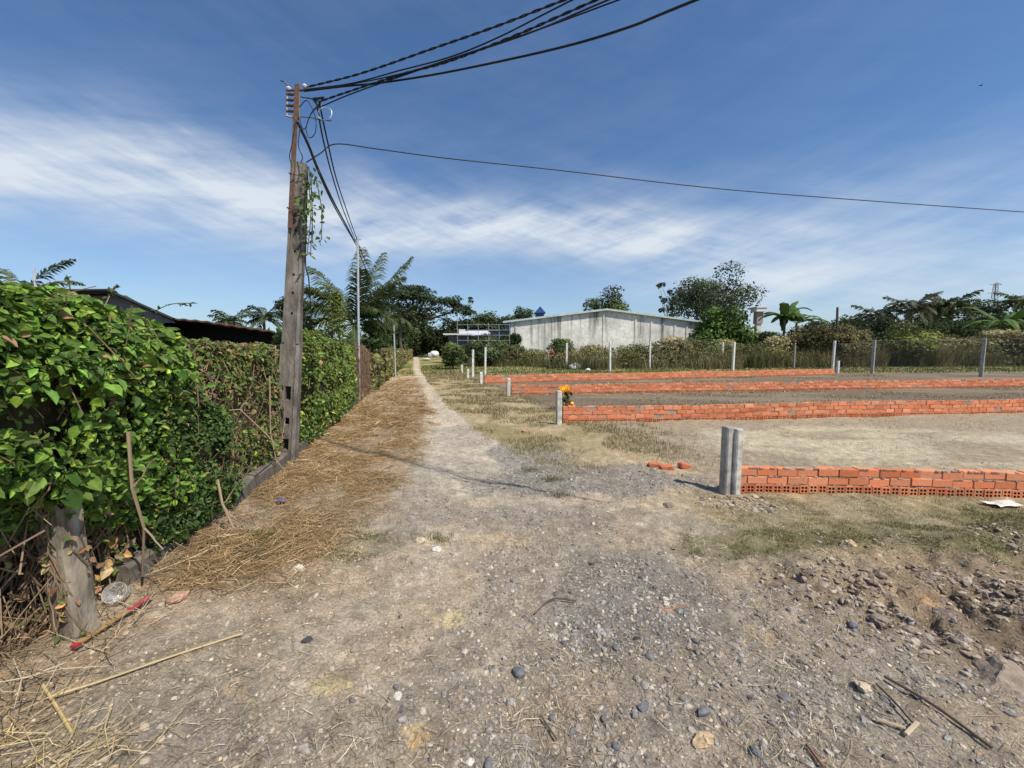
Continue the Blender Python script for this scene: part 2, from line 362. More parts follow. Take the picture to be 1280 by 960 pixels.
# ---------------------------------------------------------------- ground and path: one sheet split into two objects
def make_ground():
    rad = [0.3]
    while rad[-1] < 60: rad.append(rad[-1] * 1.0085)
    while rad[-1] < 4500: rad.append(rad[-1] * 1.12)
    R_ = np.array(rad)
    A = np.concatenate([np.arange(-72, 72.01, 0.27), np.arange(75, 286, 3.5)]); A = np.radians(A); na = len(A); nr = len(R_)
    X = (R_[:, None] * np.sin(A)[None]).ravel(); Y = (R_[:, None] * np.cos(A)[None]).ravel()
    X = np.concatenate([X, [0]]); Y = np.concatenate([Y, [0]])
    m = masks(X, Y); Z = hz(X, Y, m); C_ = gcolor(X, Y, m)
    i = np.arange(nr - 1)[:, None] * na; j = np.arange(na)[None, :]; k = (j + 1) % na
    Q = np.stack([i + j, i + na + j, i + na + k, i + k], -1).reshape(-1, 4)
    Q = Q[:, ::-1]
    T = np.stack([np.full(na, nr * na), np.arange(na), (np.arange(na) + 1) % na], -1)[:, ::-1]
    V = np.stack([X, Y, Z], 1)
    # vertex normals of the whole sheet
    nrm = np.zeros_like(V)
    fn = np.cross(V[Q[:, 2]] - V[Q[:, 0]], V[Q[:, 3]] - V[Q[:, 1]])
    for q in range(4): np.add.at(nrm, Q[:, q], fn)
    nrm[-1] = (0, 0, 1); nrm /= np.linalg.norm(nrm, axis=1)[:, None] + 1e-12
    if nrm[:, 2].mean() < 0: nrm = -nrm; Q = Q[:, ::-1]; T = T[:, ::-1]
    fm = m['track'][Q].mean(1) > 0.5
    fm &= Y[Q[:, 0]] < 110
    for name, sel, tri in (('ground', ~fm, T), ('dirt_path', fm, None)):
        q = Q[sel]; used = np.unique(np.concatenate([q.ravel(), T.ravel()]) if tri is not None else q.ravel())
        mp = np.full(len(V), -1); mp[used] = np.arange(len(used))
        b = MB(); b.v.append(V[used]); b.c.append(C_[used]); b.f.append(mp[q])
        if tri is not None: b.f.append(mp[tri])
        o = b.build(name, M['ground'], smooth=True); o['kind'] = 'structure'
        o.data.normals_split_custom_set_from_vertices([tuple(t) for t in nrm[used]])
make_ground()

# ---------------------------------------------------------------- scatter helpers
def unit(v): return v / (np.linalg.norm(v, axis=-1, keepdims=True) + 1e-12)
def leaves(mb, P, Nn, L, C_, aspect=0.6, fold=0.18, droop=0.5, simple=False):
    """many leaf blades: ovate (6 verts) or simple (4 verts)"""
    n = len(P)
    if n == 0: return
    L = np.broadcast_to(np.asarray(L, float), (n,))
    Nn = unit(Nn); t = rng.normal(size=(n, 3)); t[:, 2] -= droop
    t = unit(t - (t * Nn).sum(1)[:, None] * Nn); b = np.cross(Nn, t)
    Lc = L[:, None]; W = Lc * aspect / 2
    if simple:
        v = np.stack([P - t * Lc / 2, P - b * W + Nn * Lc * fold, P + t * Lc / 2, P + b * W + Nn * Lc * fold], 1).reshape(-1, 3)
        f = (np.arange(n)[:, None] * 4 + np.array([0, 1, 2, 3])[None])
        mb.add(v, f, np.repeat(C_, 4, 0))
    else:
        q = [(.14, .58, .5), (.38, 1.0, 1.0), (.70, .72, .7)]
        pts = [P] + [P + t * Lc * a_ - b * W * w_ + Nn * Lc * fold * h_ for a_, w_, h_ in q] + [P + t * Lc - Nn * Lc * fold * .6] + [P + t * Lc * a_ + b * W * w_ + Nn * Lc * fold * h_ for a_, w_, h_ in q[::-1]]
        v = np.stack(pts, 1).reshape(-1, 3)
        k = np.arange(n)[:, None] * 8
        f = np.concatenate([k + np.array([0, 4, 3, 2, 1])[None], k + np.array([0, 7, 6, 5, 4])[None]])
        mb.add(v, f, np.repeat(C_, 8, 0))
def cvar(base, n, v=0.25, alt=None, p=0.0):
    c = np.tile(np.asarray(base, float), (n, 1))
    if alt is not None:
        k = rng.random(n) < p; c[k] = alt
    return c * np.exp(rng.normal(0, v, (n, 1))) * np.exp(rng.normal(0, v * 0.25, (n, 3)))
def blades(mb, X, Y, Z, Hh, Wd, lean, C_, flat=False):
    """grass / reed blades: three-point bent strips, double-sided"""
    n = len(X); a = rng.random(n) * 2 * PI; d = np.stack([np.cos(a), np.sin(a), np.zeros(n)], 1); s = np.stack([-np.sin(a), np.cos(a), np.zeros(n)], 1)
    Hh = np.broadcast_to(Hh, (n,))[:, None]; Wd = np.broadcast_to(Wd, (n,))[:, None]; lean = np.broadcast_to(lean, (n,))[:, None]
    up = np.array([0, 0, 1.0])[None]; p0 = np.stack([X, Y, Z], 1)
    p1 = p0 + up * Hh * .55 + d * Hh * lean * .35; p2 = p0 + up * Hh * (1 - lean * .35) + d * Hh * lean
    v = np.stack([p0 - s * Wd / 2, p0 + s * Wd / 2, p1 + s * Wd * .4, p1 - s * Wd * .4, p2], 1).reshape(-1, 3)
    k = np.arange(n)[:, None] * 5
    mb.add(v, k + np.array([0, 1, 2, 3])[None], np.repeat(C_, 5, 0)); mb.f.append(k + np.array([3, 2, 4])[None] + mb.n - 5 * n)
def straws(mb, X, Y, Z, L, Wd, C_, tilt=0.18):
    n = len(X); a = rng.random(n) * 2 * PI; e = rng.normal(0, tilt, n)
    d = np.stack([np.cos(a) * np.cos(e), np.sin(a) * np.cos(e), np.sin(e)], 1); s = np.stack([-np.sin(a), np.cos(a), rng.normal(0, .5, n)], 1); s = unit(s)
    L = L[:, None]; Wd = np.broadcast_to(Wd, (n,))[:, None]
    p = np.stack([X, Y, Z], 1); bend = s * L * rng.normal(0, .12, (n, 1)); bend[:, 2] *= .3
    a0 = p - d * L / 2; a2 = p + d * L / 2; a1 = p + bend
    v = np.stack([a0 - s * Wd / 2, a0 + s * Wd / 2, a1 + s * Wd / 2, a1 - s * Wd / 2, a2 + s * Wd / 4, a2 - s * Wd / 4], 1).reshape(-1, 3)
    k = np.arange(n)[:, None] * 6
    mb.add(v, np.concatenate([k + np.array([0, 1, 2, 3])[None], k + np.array([3, 2, 4, 5])[None]]), np.repeat(C_, 6, 0))
def ico(sub):
    import bmesh
    bm = bmesh.new(); bmesh.ops.create_icosphere(bm, subdivisions=sub, radius=1.0)
    bm.verts.index_update()
    v = np.array([x.co[:] for x in bm.verts]); f = np.array([[q.index for q in p.verts] for p in bm.faces]); bm.free(); return v, f
ICO1 = ico(1); ICO2 = ico(2); ICO3 = ico(3)
def pebbles(mb, X, Y, Z, S, C_, flat=0.6):
    v0, f0 = ICO1; n = len(X); nv = len(v0)
    ax = np.stack([1 + rng.normal(0, .2, n), 1 + rng.normal(0, .25, n), flat + rng.normal(0, .12, n)], 1)
    v = v0[None] * (1 + rng.uniform(-.3, .22, (n, nv, 1))) * ax[:, None, :]
    a = rng.random(n) * 2 * PI; ca, sa = np.cos(a)[:, None], np.sin(a)[:, None]
    b = rng.normal(0, .35, n); cb, sb = np.cos(b)[:, None], np.sin(b)[:, None]
    y2 = v[..., 1] * cb - v[..., 2] * sb; z2 = v[..., 1] * sb + v[..., 2] * cb; x2 = v[..., 0]
    v = np.stack([x2 * ca - y2 * sa, x2 * sa + y2 * ca, z2], -1) * S[:, None, None] + np.stack([X, Y, Z], 1)[:, None, :]
    f = (np.arange(n)[:, None, None] * nv + f0[None]).reshape(-1, 3)
    mb.add(v.reshape(-1, 3), f, np.repeat(C_, nv, 0))
def wscatter(n, x0, x1, y0, y1, wfun, near_bias=0.0):
    """n points in a rectangle kept in proportion to a weight"""
    out = []
    got = 0
    while got < n:
        k = max(4000, n)
        x = rng.uniform(x0, x1, k)
        y = y0 * (y1 / y0) ** rng.random(k) if near_bias else rng.uniform(y0, y1, k)
        keep = rng.random(k) < wfun(x, y); out.append(np.stack([x[keep], y[keep]], 1)); got += keep.sum()
        if len(out) > 60: break
    p = np.concatenate(out)[:n]; return p[:, 0], p[:, 1]

# ---------------------------------------------------------------- gravel, clods, straw, grass
def make_gravel():
    b = MB()
    def add(n, wf, x0, x1, y0, y1, smin, smax, cols, sink=0.15, flat=.6, dusty=.0):
        x, y = wscatter(n, x0, x1, y0, y1, wf, 1); n = len(x)
        s = smin * (smax / smin) ** (rng.random(n) ** 2.2); z = hz(x, y) + s * (flat * .25 - .1)
        c = np.asarray(cols)[rng.integers(0, len(cols), n)] * np.exp(rng.normal(0, .2, (n, 1)))
        c = c * (1 - dusty) + np.array([.42, .335, .25]) * dusty
        pebbles(b, x, y, z, s, c, flat)
    grey = [(.165, .163, .157), (.23, .223, .21), (.28, .27, .255), (.36, .34, .31), (.11, .115, .12), (.44, .40, .34)]
    warm = [(.42, .35, .28), (.33, .27, .22), (.50, .43, .34), (.27, .25, .23), (.55, .48, .39)]
    add(8500, lambda x, y: masks(x, y)['gravel'] ** 1.5 * (.2 + .7 * sstep(.4, .6, fbm(x, y, .25, 3, 163))), -1, 2.8, 1.3, 6.8, .005, .019, grey, flat=.55, dusty=.15)
    add(4200, lambda x, y: (.08 + .6 * masks(x, y)['track']) * sstep(.4, .6, fbm(x, y, .3, 3, 161)), -2.2, 3.6, 1.1, 6.5, .003, .011, warm + warm + grey, flat=.5, dusty=.45)
    add(1200, lambda x, y: masks(x, y)['track'], -5, 1, 6, 16, .008, .02, warm, flat=.5)
    dust = [(.47, .365, .25), (.41, .31, .21), (.53, .43, .31), (.35, .265, .18), (.45, .36, .26)]
    add(15000, lambda x, y: (1 - masks(x, y)['straw']) * (.35 + .65 * sstep(.4, .6, fbm(x, y, .4, 3, 171))), -2.3, 3.6, 1.1, 4.6, .002, .0085, dust, flat=.7)
    o = b.build('gravel', M['rock']); tag(o, 'loose grey and buff gravel strewn over the dirt path', 'gravel', kind='stuff')
    b = MB()
    earth = [(.30, .24, .185), (.36, .29, .225), (.24, .19, .15), (.43, .35, .27)]
    add(9000, lambda x, y: masks(x, y)['clod'] * sstep(.38, .6, fbm(x, y, .35, 3, 61)), .7, 4.8, 1.15, 3.3, .005, .026, earth, flat=.6)
    add(1800, lambda x, y: np.full(len(x), .5), -2.2, 1.5, 1.15, 3.2, .005, .02, earth + warm, flat=.6, dusty=.4)
    add(160, lambda x, y: ell(x, y, 2.25, 3.75, .5, .25, .3), 1.6, 2.9, 3.3, 4.05, .012, .04, earth, flat=.7)
    o = b.build('soil_crumbs', M['rock']); tag(o, 'crumbly brown soil clods churned up at lower right', 'soil', kind='stuff')
make_gravel()

def make_straw():
    b = MB()
    gold = [(.43, .29, .145), (.32, .205, .10), (.52, .39, .22), (.22, .14, .075), (.38, .25, .125), (.28, .21, .095)]
    def add(n, wf, x0, x1, y0, y1, l0, l1, w_, cols, tilt=.18, lift=.012):
        x, y = wscatter(n, x0, x1, y0, y1, wf, 1); n = len(x); L = rng.uniform(l0, l1, n)
        c = np.asarray(cols)[rng.integers(0, len(cols), n)] * np.exp(rng.normal(0, .28, (n, 1)))
        straws(b, x, y, hz(x, y) + lift * rng.random(n) * 2 + .003, L, w_ * np.maximum(1, y / 4), c, tilt)
    add(26000, lambda x, y: masks(x, y)['straw'] * (.18 + .82 * sstep(.40, .58, fbm(x, y, .55, 4, 133))), -7, 0, 2.3, 24, .05, .26, .0032, gold)
    grey = [(.42, .35, .24), (.30, .24, .16), (.5, .44, .32), (.2, .16, .11)]
    add(13000, lambda x, y: .25 + .75 * sstep(.5, .62, fbm(x, y, .5, 3, 131)), -2.4, 3.9, 1.1, 5, .02, .11, .002, grey, .15, .005)
    add(420, lambda x, y: (x - fx(y) < .35) * (x - fx(y) > -.25) * 1.0, -2.6, -1.6, 1.1, 3.4, .08, .4, .004, gold + grey, .3, .05)
    add(130, lambda x, y: ell(x, y, -1.75, 1.33, .45, .16, .4), -2.6, -1.0, 1.1, 1.7, .06, .35, .003, [(.5, .4, .2), (.4, .3, .15)], .2, .02)
    o = b.build('straw', M['dry']); tag(o, 'golden brown dry straw littering the verge beside the fence', 'straw', kind='stuff')
    b = MB()
    tan = [(.34, .275, .15), (.26, .21, .11), (.40, .33, .20), (.18, .165, .075), (.22, .19, .09)]
    def g(n, wf, x0, x1, y0, y1, h0, h1, w_, cols, lean=.8):
        x, y = wscatter(n, x0, x1, y0, y1, wf, 1); n = len(x)
        c = np.asarray(cols)[rng.integers(0, len(cols), n)] * np.exp(rng.normal(0, .3, (n, 1)))
        blades(b, x, y, hz(x, y) - .005, rng.uniform(h0, h1, n), w_ * np.maximum(1, y / 3.5), rng.uniform(.3, 1.1, n) * lean, c)
    g(26000, lambda x, y: masks(x, y)['drygrass'] * sstep(.38, .55, fbm(x, y, .7, 3, 105)), -7, 3.5, 4.6, 26, .03, .10, .0035, tan)
    grn = [(.10, .125, .035), (.14, .155, .05), (.19, .18, .075), (.26, .23, .12), (.085, .10, .03)]
    g(15000, lambda x, y: masks(x, y)['green'] ** 1.4 * sstep(.35, .6, fbm(x, y, .16, 3, 145)), -2.6, 6, 2.3, 4.2, .01, .045, .0028, grn, 1.1)
    g(12000, lambda x, y: sstep(1.4, 2.2, x) * sstep(.42, .6, fbm(x, y, .3, 3, 147)), 1, 6, 2.5, 4.1, .01, .035, .0026, grn + tan, 1.2)
    g(16000, lambda x, y: masks(x, y)['dark'] * sstep(.45, .6, fbm(x * .5, y, .9, 3, 149)), 0, 22, 8, 24, .015, .06, .006, tan, 1.2)
    g(5000, lambda x, y: masks(x, y)['plot'] * (.15 + masks(x, y)['pale'] * .0) * sstep(.5, .6, fbm(x, y, .8, 3, 141)), .5, 12, 4.3, 20, .012, .045, .004, tan, 1.2)
    g(30000, lambda x, y: sstep(22.5, 25, y - .1 * x) * (1 - masks(x, y)['track']), -8, 50, 21, 46, .05, .17, .006, [(.10, .135, .035), (.14, .16, .045), (.24, .22, .09), (.085, .11, .03), (.33, .28, .14)], .6)
    for px, py, k in ((548, 668, 160), (445, 655, 60), (690, 600, 220), (665, 588, 160), (700, 618, 120), (330, 672, 500)):   # small tufts on the track
        q = G(px, py); n = k
        blades(b, q[0] + rng.normal(0, .09, n), q[1] + rng.normal(0, .05, n), hz(np.full(n, q[0]), np.full(n, q[1])), rng.uniform(.02, .08, n), .004, rng.uniform(.3, 1, n), np.asarray(grn)[rng.integers(0, 5, n)])
    o = b.build('grass', M['dry']); tag(o, 'short green and sun dried grass growing in patches', 'grass', kind='stuff')
make_straw()

# ---------------------------------------------------------------- single stones
def stone_mesh(seed, colr, angular=True, sub=2, flat=.65):
    r = np.random.default_rng(seed); v, f = (ICO2 if sub == 2 else ICO3); v = v.copy()
    for _ in range(9 if angular else 4):     # cut facets
        nrm = unit(r.normal(size=3)); d = r.uniform(.55, .85); k = v @ nrm
        v = v - np.clip(k - d, 0, None)[:, None] * nrm[None] * .95
    v *= (1 + r.uniform(-.04, .04, (len(v), 1))); v *= np.array([r.uniform(.9, 1.3), r.uniform(.7, 1), flat])
    if not angular: v *= (1 + .5 * (fbm(v[:, 0] * 2.2 + v[:, 2] * 1.7 + seed, v[:, 1] * 2.2 - v[:, 2] * 1.1, .8, 4, seed) - .5) + .35 * (fbm(v[:, 0] * 6 + v[:, 2] * 4, v[:, 1] * 6 + v[:, 2] * 3, .8, 2, seed + 1) - .5))[:, None]
    b = MB(); b.add(v, f, colr); return b
def stones():
    kinds = {}
    def put(px, py, s, kind, label, group=None, name='stone'):
        q = G(px, py); x, y = q[0], q[1]
        cc = {'grey': (.16, .163, .168), 'dark': (.06, .062, .066), 'buff': (.50, .41, .30), 'ochre': (.50, .37, .22), 'brown': (.27, .215, .165), 'white': (.62, .58, .5), 'pink': (.42, .26, .18)}[kind]
        key = (kind, random.randrange(3))
        if key not in kinds:
            o = stone_mesh(hash(key[0]) % 7 + key[1] * 31 + len(kinds), cc, kind in ('grey', 'dark'), 2 if kind in ('grey', 'dark') else 3, .62 if kind in ('grey', 'dark') else .55).build(name, M['rock']); kinds[key] = o
        else:
            o = kinds[key].copy(); col.objects.link(o); o.name = name
        o.location = (x, y, gz(x, y) + s * (.06 if kind == 'brown' else .18)); o.rotation_euler = (random.uniform(-.2, .2), random.uniform(-.2, .2), random.uniform(0, 6.28)); o.scale = (s, s, s)
        for k_ in ('group',):
            if k_ in o: del o[k_]
        tag(o, label, 'stone', group)
    put(383, 797, .028, 'dark', 'small black stone lying alone on bare dirt right of the reed stalk')
    put(650, 828, .035, 'grey', 'blue grey angular stone in the middle of the foreground path')
    put(880, 882, .032, 'grey', 'dark blue grey stone above the square buff block')
    put(805, 875, .030, 'grey', 'light grey stone just left of the dark blue grey one')
    put(880, 918, .038, 'ochre', 'square ochre clay block below the dark blue grey stone')
    put(1078, 858, .035, 'buff', 'pale cream stone beside the thin brown sticks')
    put(1252, 850, .13, 'brown', 'big brown earth clod at the right edge of the churned soil', name='earth_clod')
    put(1068, 782, .035, 'grey', 'round grey stone at the foot of the churned bank')
    put(1055, 765, .05, 'brown', 'dark lumpy clod on the crest of the churned bank', name='earth_clod')
    put(525, 674, .045, 'buff', 'cream stone beside the small grass tuft on the path')
    put(546, 682, .035, 'white', 'whitish stone just below the small grass tuft')
    put(222, 750, .05, 'pink', 'reddish brick shard lying by the red tipped lath', name='brick_shard')
    put(375, 711, .035, 'white', 'crumpled white scrap below the green weeds on the straw verge', name='paper_scrap')
    put(1060, 692, .05, 'ochre', 'yellow ochre stone on the patchy grass at right')
    put(690, 545, .05, 'pink', 'broken orange brick piece left of the second concrete post', name='brick_shard')
    put(655, 540, .06, 'pink', 'reddish clay lump on dry grass beside the path', name='brick_shard')
    put(835, 632, .05, 'brown', 'brown clay lump in front of the broken bricks', name='earth_clod')
    put(497, 862, .02, 'white', 'tiny white pebble near the yellow clay patch')
    put(460, 852, .018, 'white', 'white chip lying on the yellow clay patch')
    for px, py, s, k_ in ((690, 884, .02, 'grey'), (770, 800, .022, 'grey'), (812, 815, .024, 'grey'), (795, 790, .02, 'dark'), (925, 820, .018, 'grey'), (705, 790, .016, 'grey'), (500, 765, .018, 'grey'), (495, 850, .02, 'grey'), (610, 945, .026, 'grey'),
                        (755, 885, .02, 'grey'), (770, 920, .02, 'grey'), (870, 800, .02, 'grey'), (980, 870, .024, 'grey'), (740, 700, .02, 'dark'), (800, 720, .022, 'dark'), (715, 735, .02, 'grey'), (825, 690, .025, 'grey'), (860, 720, .022, 'grey'),
                        (945, 935, .024, 'grey'), (440, 870, .018, 'grey'), (540, 935, .016, 'grey'), (640, 720, .016, 'grey')):
        put(px, py, s, k_, 'small grey chip of crushed stone on the foreground path', 'grey stone chips on the foreground path')
    for px, py, s, k_ in ((995, 735, .06, 'brown'), (1015, 745, .05, 'brown'), (1100, 775, .05, 'brown'), (1140, 790, .055, 'brown'), (1180, 770, .05, 'brown'), (1200, 800, .05, 'brown'), (1230, 745, .05, 'brown'), (1160, 730, .045, 'brown'), (1090, 735, .05, 'brown'), (1255, 780, .05, 'brown'), (920, 625, .04, 'brown'), (900, 632, .035, 'brown'), (955, 640, .03, 'brown')):
        put(px, py, s, k_, 'rough brown clod of turned earth on the right side', 'brown clods of turned earth', 'earth_clod')
stones()

# ---------------------------------------------------------------- leafy hedges along the left fence
def hedge(name, label, y0, y1, base, top, half, nleaf, size, colr, alt, palt, dens=.0, nstem=400, stemcol=(.20, .14, .085), corecol=(.035, .032, .018), bulge=.14, seed=1, leafbias=0.0, mat='leaf', simple=False, off=.25, front=0.0, lowgap=.0, group=None, cat='hedge', names=('foliage', 'stem', 'core')):
    c0 = np.array([float(fx((y0 + y1) / 2)) - off, (y0 + y1) / 2, 0])
    o = empty(name, c0, label, cat, group)
    def surf(y, th, depth):
        tp = np.interp(y, *top) if isinstance(top, tuple) else np.full_like(y, top)
        bs = np.interp(y, *base) if isinstance(base, tuple) else np.full_like(y, base)
        hh = np.interp(y, *half) if isinstance(half, tuple) else np.full_like(y, half)
        cz = (tp + bs) / 2; rz = (tp - bs) / 2
        b = (fbm(y, th * .7, .55, 3, seed) - .5) * 2 * bulge
        c_, s_ = np.cos(th), np.sin(th); e = .62
        cx_ = np.sign(c_) * np.abs(c_) ** e; sx_ = np.sign(s_) * np.abs(s_) ** e
        x = fx(y) - off + (hh + b - depth) * cx_
        z = cz + (rz + b * .6 - depth) * sx_
        n = unit(np.stack([c_ * 1.0, (fbm(y, th * .7, .3, 2, seed + 5) - .5) * 1.2, s_], 1))
        return np.stack([x, y, z], 1), n
    # foliage
    b = MB(); k = int(nleaf * 1.9)
    y = rng.uniform(y0, y1, k); th = rng.uniform(-1.35, 2.3, k)
    den = fbm(y * 1.0, th * .9, .42, 3, seed + 9)
    keep = (den > dens + .42 - leafbias) | (rng.random(k) < .18)
    low = (th < -.55 + 0) & (rng.random(k) < lowgap); keep &= ~low
    y = y[keep][:nleaf]; th = th[keep][:nleaf]; n_ = len(y)
    dp = rng.exponential(.07, n_) - .05
    P, nn = surf(y, th, dp)
    nn = nn * .8 + rng.normal(0, .55, (n_, 3)) + np.array([.15, -.1, .45])
    c = cvar(colr, n_, .32, alt, palt)
    yel = rng.random(n_) < .12; c[yel] *= np.array([1.7, 1.5, 1.0]); ded = rng.random(n_) < .018; c[ded] = np.array([.30, .19, .10])
    sz = size * np.exp(rng.normal(0, .36, n_))
    leaves(b, P, nn, sz, c, .62, .14, .6, simple)
    b.build(names[0], M[mat], o, c0)
    # stems and dead twigs
    b = MB(); k = nstem; y = rng.uniform(y0, y1, k); th = rng.uniform(-1.3, 1.6, k)
    P, nn = surf(y, th, rng.uniform(-.03, .14, k))
    for i in range(k):
        L = rng.uniform(.15, .7); d = np.array([rng.normal(0, .14), rng.normal(0, .35), rng.choice([-1, 1]) * rng.uniform(.3, 1)]); d /= np.linalg.norm(d)
        t = np.linspace(-.5, .5, 4)[:, None]; w_ = rng.normal(0, .03, (4, 3))
        p = P[i] + t * d * L + w_; p[:, 2] = np.clip(p[:, 2], .03, (np.interp(y[i], *top) if isinstance(top, tuple) else top) + rng.uniform(-.02, .07))
        b.tube(p, np.linspace(.0036, .0018, 4) * rng.uniform(.6, 1.5), 3, np.asarray(stemcol) * rng.uniform(.5, 1.7), False)
    b.build(names[1], M['dry'], o, c0)
    # dark inner backing; the hedge's interior shade is put into its colour
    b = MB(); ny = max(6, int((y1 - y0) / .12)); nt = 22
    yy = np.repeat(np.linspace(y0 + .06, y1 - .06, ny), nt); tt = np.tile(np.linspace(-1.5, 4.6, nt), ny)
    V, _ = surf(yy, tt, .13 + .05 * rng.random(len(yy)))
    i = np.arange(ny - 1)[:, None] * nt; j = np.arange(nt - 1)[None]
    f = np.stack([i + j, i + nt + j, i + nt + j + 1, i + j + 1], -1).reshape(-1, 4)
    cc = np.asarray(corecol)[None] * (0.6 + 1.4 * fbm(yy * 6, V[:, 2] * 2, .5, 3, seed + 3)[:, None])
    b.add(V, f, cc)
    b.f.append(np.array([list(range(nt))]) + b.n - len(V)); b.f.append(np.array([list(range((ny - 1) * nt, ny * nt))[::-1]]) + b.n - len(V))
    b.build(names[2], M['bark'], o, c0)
    return o

GREEN = (.115, .190, .034); GREEN2 = (.045, .080, .018); BROWN = (.26, .15, .07)
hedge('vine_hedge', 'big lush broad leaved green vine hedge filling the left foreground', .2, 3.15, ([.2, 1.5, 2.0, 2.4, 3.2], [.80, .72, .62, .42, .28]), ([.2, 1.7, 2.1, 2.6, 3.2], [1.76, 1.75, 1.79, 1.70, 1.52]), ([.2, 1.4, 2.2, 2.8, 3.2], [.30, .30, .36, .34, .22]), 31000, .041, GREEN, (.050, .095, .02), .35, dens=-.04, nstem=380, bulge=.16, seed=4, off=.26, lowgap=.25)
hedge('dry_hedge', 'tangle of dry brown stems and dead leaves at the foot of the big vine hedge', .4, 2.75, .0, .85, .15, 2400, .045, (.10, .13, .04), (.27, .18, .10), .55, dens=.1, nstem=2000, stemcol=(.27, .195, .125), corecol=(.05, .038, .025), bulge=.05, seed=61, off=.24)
hedge('vine_hedge', 'smaller leaved green shrub patch in shade tone low on the fence right of the big vine hedge', 2.45, 3.6, .14, ([2.4, 2.9, 3.6], [1.2, 1.25, .85]), ([2.4, 3.0, 3.6], [.12, .2, .08]), 5200, .036, (.060, .105, .028), (.04, .07, .018), .4, dens=-.06, nstem=80, bulge=.08, seed=14, off=.10)  # leaf colour darkened to carry the shadow on this low part
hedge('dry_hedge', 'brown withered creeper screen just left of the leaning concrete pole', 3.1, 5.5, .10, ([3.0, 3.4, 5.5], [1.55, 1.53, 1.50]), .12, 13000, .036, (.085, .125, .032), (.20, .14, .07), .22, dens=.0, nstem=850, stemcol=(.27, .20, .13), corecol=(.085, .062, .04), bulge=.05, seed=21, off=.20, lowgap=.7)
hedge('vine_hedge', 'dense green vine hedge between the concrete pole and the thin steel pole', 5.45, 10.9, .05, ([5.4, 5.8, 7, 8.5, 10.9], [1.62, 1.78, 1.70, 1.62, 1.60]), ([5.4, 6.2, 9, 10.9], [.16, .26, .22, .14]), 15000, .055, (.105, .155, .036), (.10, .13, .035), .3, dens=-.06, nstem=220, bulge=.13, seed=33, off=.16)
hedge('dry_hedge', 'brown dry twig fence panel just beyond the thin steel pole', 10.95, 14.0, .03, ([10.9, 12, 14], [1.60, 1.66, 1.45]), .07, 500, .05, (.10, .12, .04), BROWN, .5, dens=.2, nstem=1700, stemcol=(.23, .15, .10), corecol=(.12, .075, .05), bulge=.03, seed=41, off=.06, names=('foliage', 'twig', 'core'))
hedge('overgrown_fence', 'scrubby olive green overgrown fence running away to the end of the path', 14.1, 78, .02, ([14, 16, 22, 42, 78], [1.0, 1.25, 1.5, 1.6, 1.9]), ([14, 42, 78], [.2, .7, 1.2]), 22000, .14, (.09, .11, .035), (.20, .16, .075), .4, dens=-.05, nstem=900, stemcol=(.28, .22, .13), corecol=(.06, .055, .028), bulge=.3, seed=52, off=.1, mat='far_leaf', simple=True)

# dangling bare twigs and lianas in front of the brown screen
def limb(mb, a, b_, r0, r1, sag=.0, seg=6, c=(.2, .15, .1), jit=.02, n=5):
    t = np.linspace(0, 1, seg)[:, None]; a = np.asarray(a, float); b_ = np.asarray(b_, float)
    p = a + (b_ - a) * t; L = np.linalg.norm(b_ - a); p[1:-1] += rng.normal(0, jit * L, (seg - 2, 3)); p[:, 2] -= sag * L * (4 * t * (1 - t))[:, 0]
    mb.tube(p, np.linspace(r0, r1, seg), n, c); return p
for i, (pts, lab) in enumerate((([(265, 515, 3.55), (300, 512, 3.6), (330, 540, 3.7), (352, 548, 4.4)], 'long bare grey branch leaning across the withered creeper screen'),
                                ([(337, 470, 4.35), (338, 540, 4.3), (345, 575, 4.3), (341, 590, 4.35)], 'thin pale hanging liana just left of the concrete pole'),
                                ([(272, 600, 3.1), (278, 630, 3.0), (292, 660, 2.95)], 'forked bare twig poking out above the kerb'),
                                ([(160, 540, 2.15), (165, 610, 2.15), (180, 660, 2.2), (178, 720, 2.25)], 'brown hanging liana on the shaded hedge foot'))):
    b = MB(); P = np.array([at(*p) for p in pts]); b.tube(P, np.linspace(.010, .006, len(P)), 5, (.36, .27, .18)); q = P[1]
    limb(b, q, q + np.array([.1, .05, .16]), .006, .002, c=(.34, .26, .17)); limb(b, P[-2], P[-2] + np.array([.12, -.02, -.12]), .006, .003, c=(.36, .28, .19))
    o = b.build('dead_branch', M['dry'], None, P[0]); tag(o, lab, 'branch')

# kerb below the fence
def kerb():
    b = MB(); ys = np.arange(2.3, 11.0, .2); n = len(ys)
    x = fx(ys) + .02; hgt = .17 + (vnoise(ys, ys * 0, .4, 77) - .5) * .10 + .03 * rng.random(n)
    V = []
    for i in range(n):
        j = (rng.random(4) - .5) * .02
        V += [[x[i] + j[0], ys[i], -.2], [x[i] + j[1], ys[i], hgt[i] - .02], [x[i] - .03 + j[2], ys[i], hgt[i]], [x[i] - .13, ys[i], hgt[i] + j[3]], [x[i] - .14, ys[i], -.2]]
    f = [[5 * i + k, 5 * i + k + 1, 5 * i + k + 6, 5 * i + k + 5] for i in range(n - 1) for k in range(4)]
    f = [q[::-1] for q in f]
    b.add(V, f, (.15, .13, .105)); b.f.append(np.array([[0, 1, 2, 3, 4]])); e = 5 * (n - 1); b.f.append(np.array([[e + 4, e + 3, e + 2, e + 1, e]]))
    o = b.build('fence_footing', M['concrete'], None, (0, 0, 0)); tag(o, 'low weathered concrete footing running under the left fence', 'footing')
kerb()

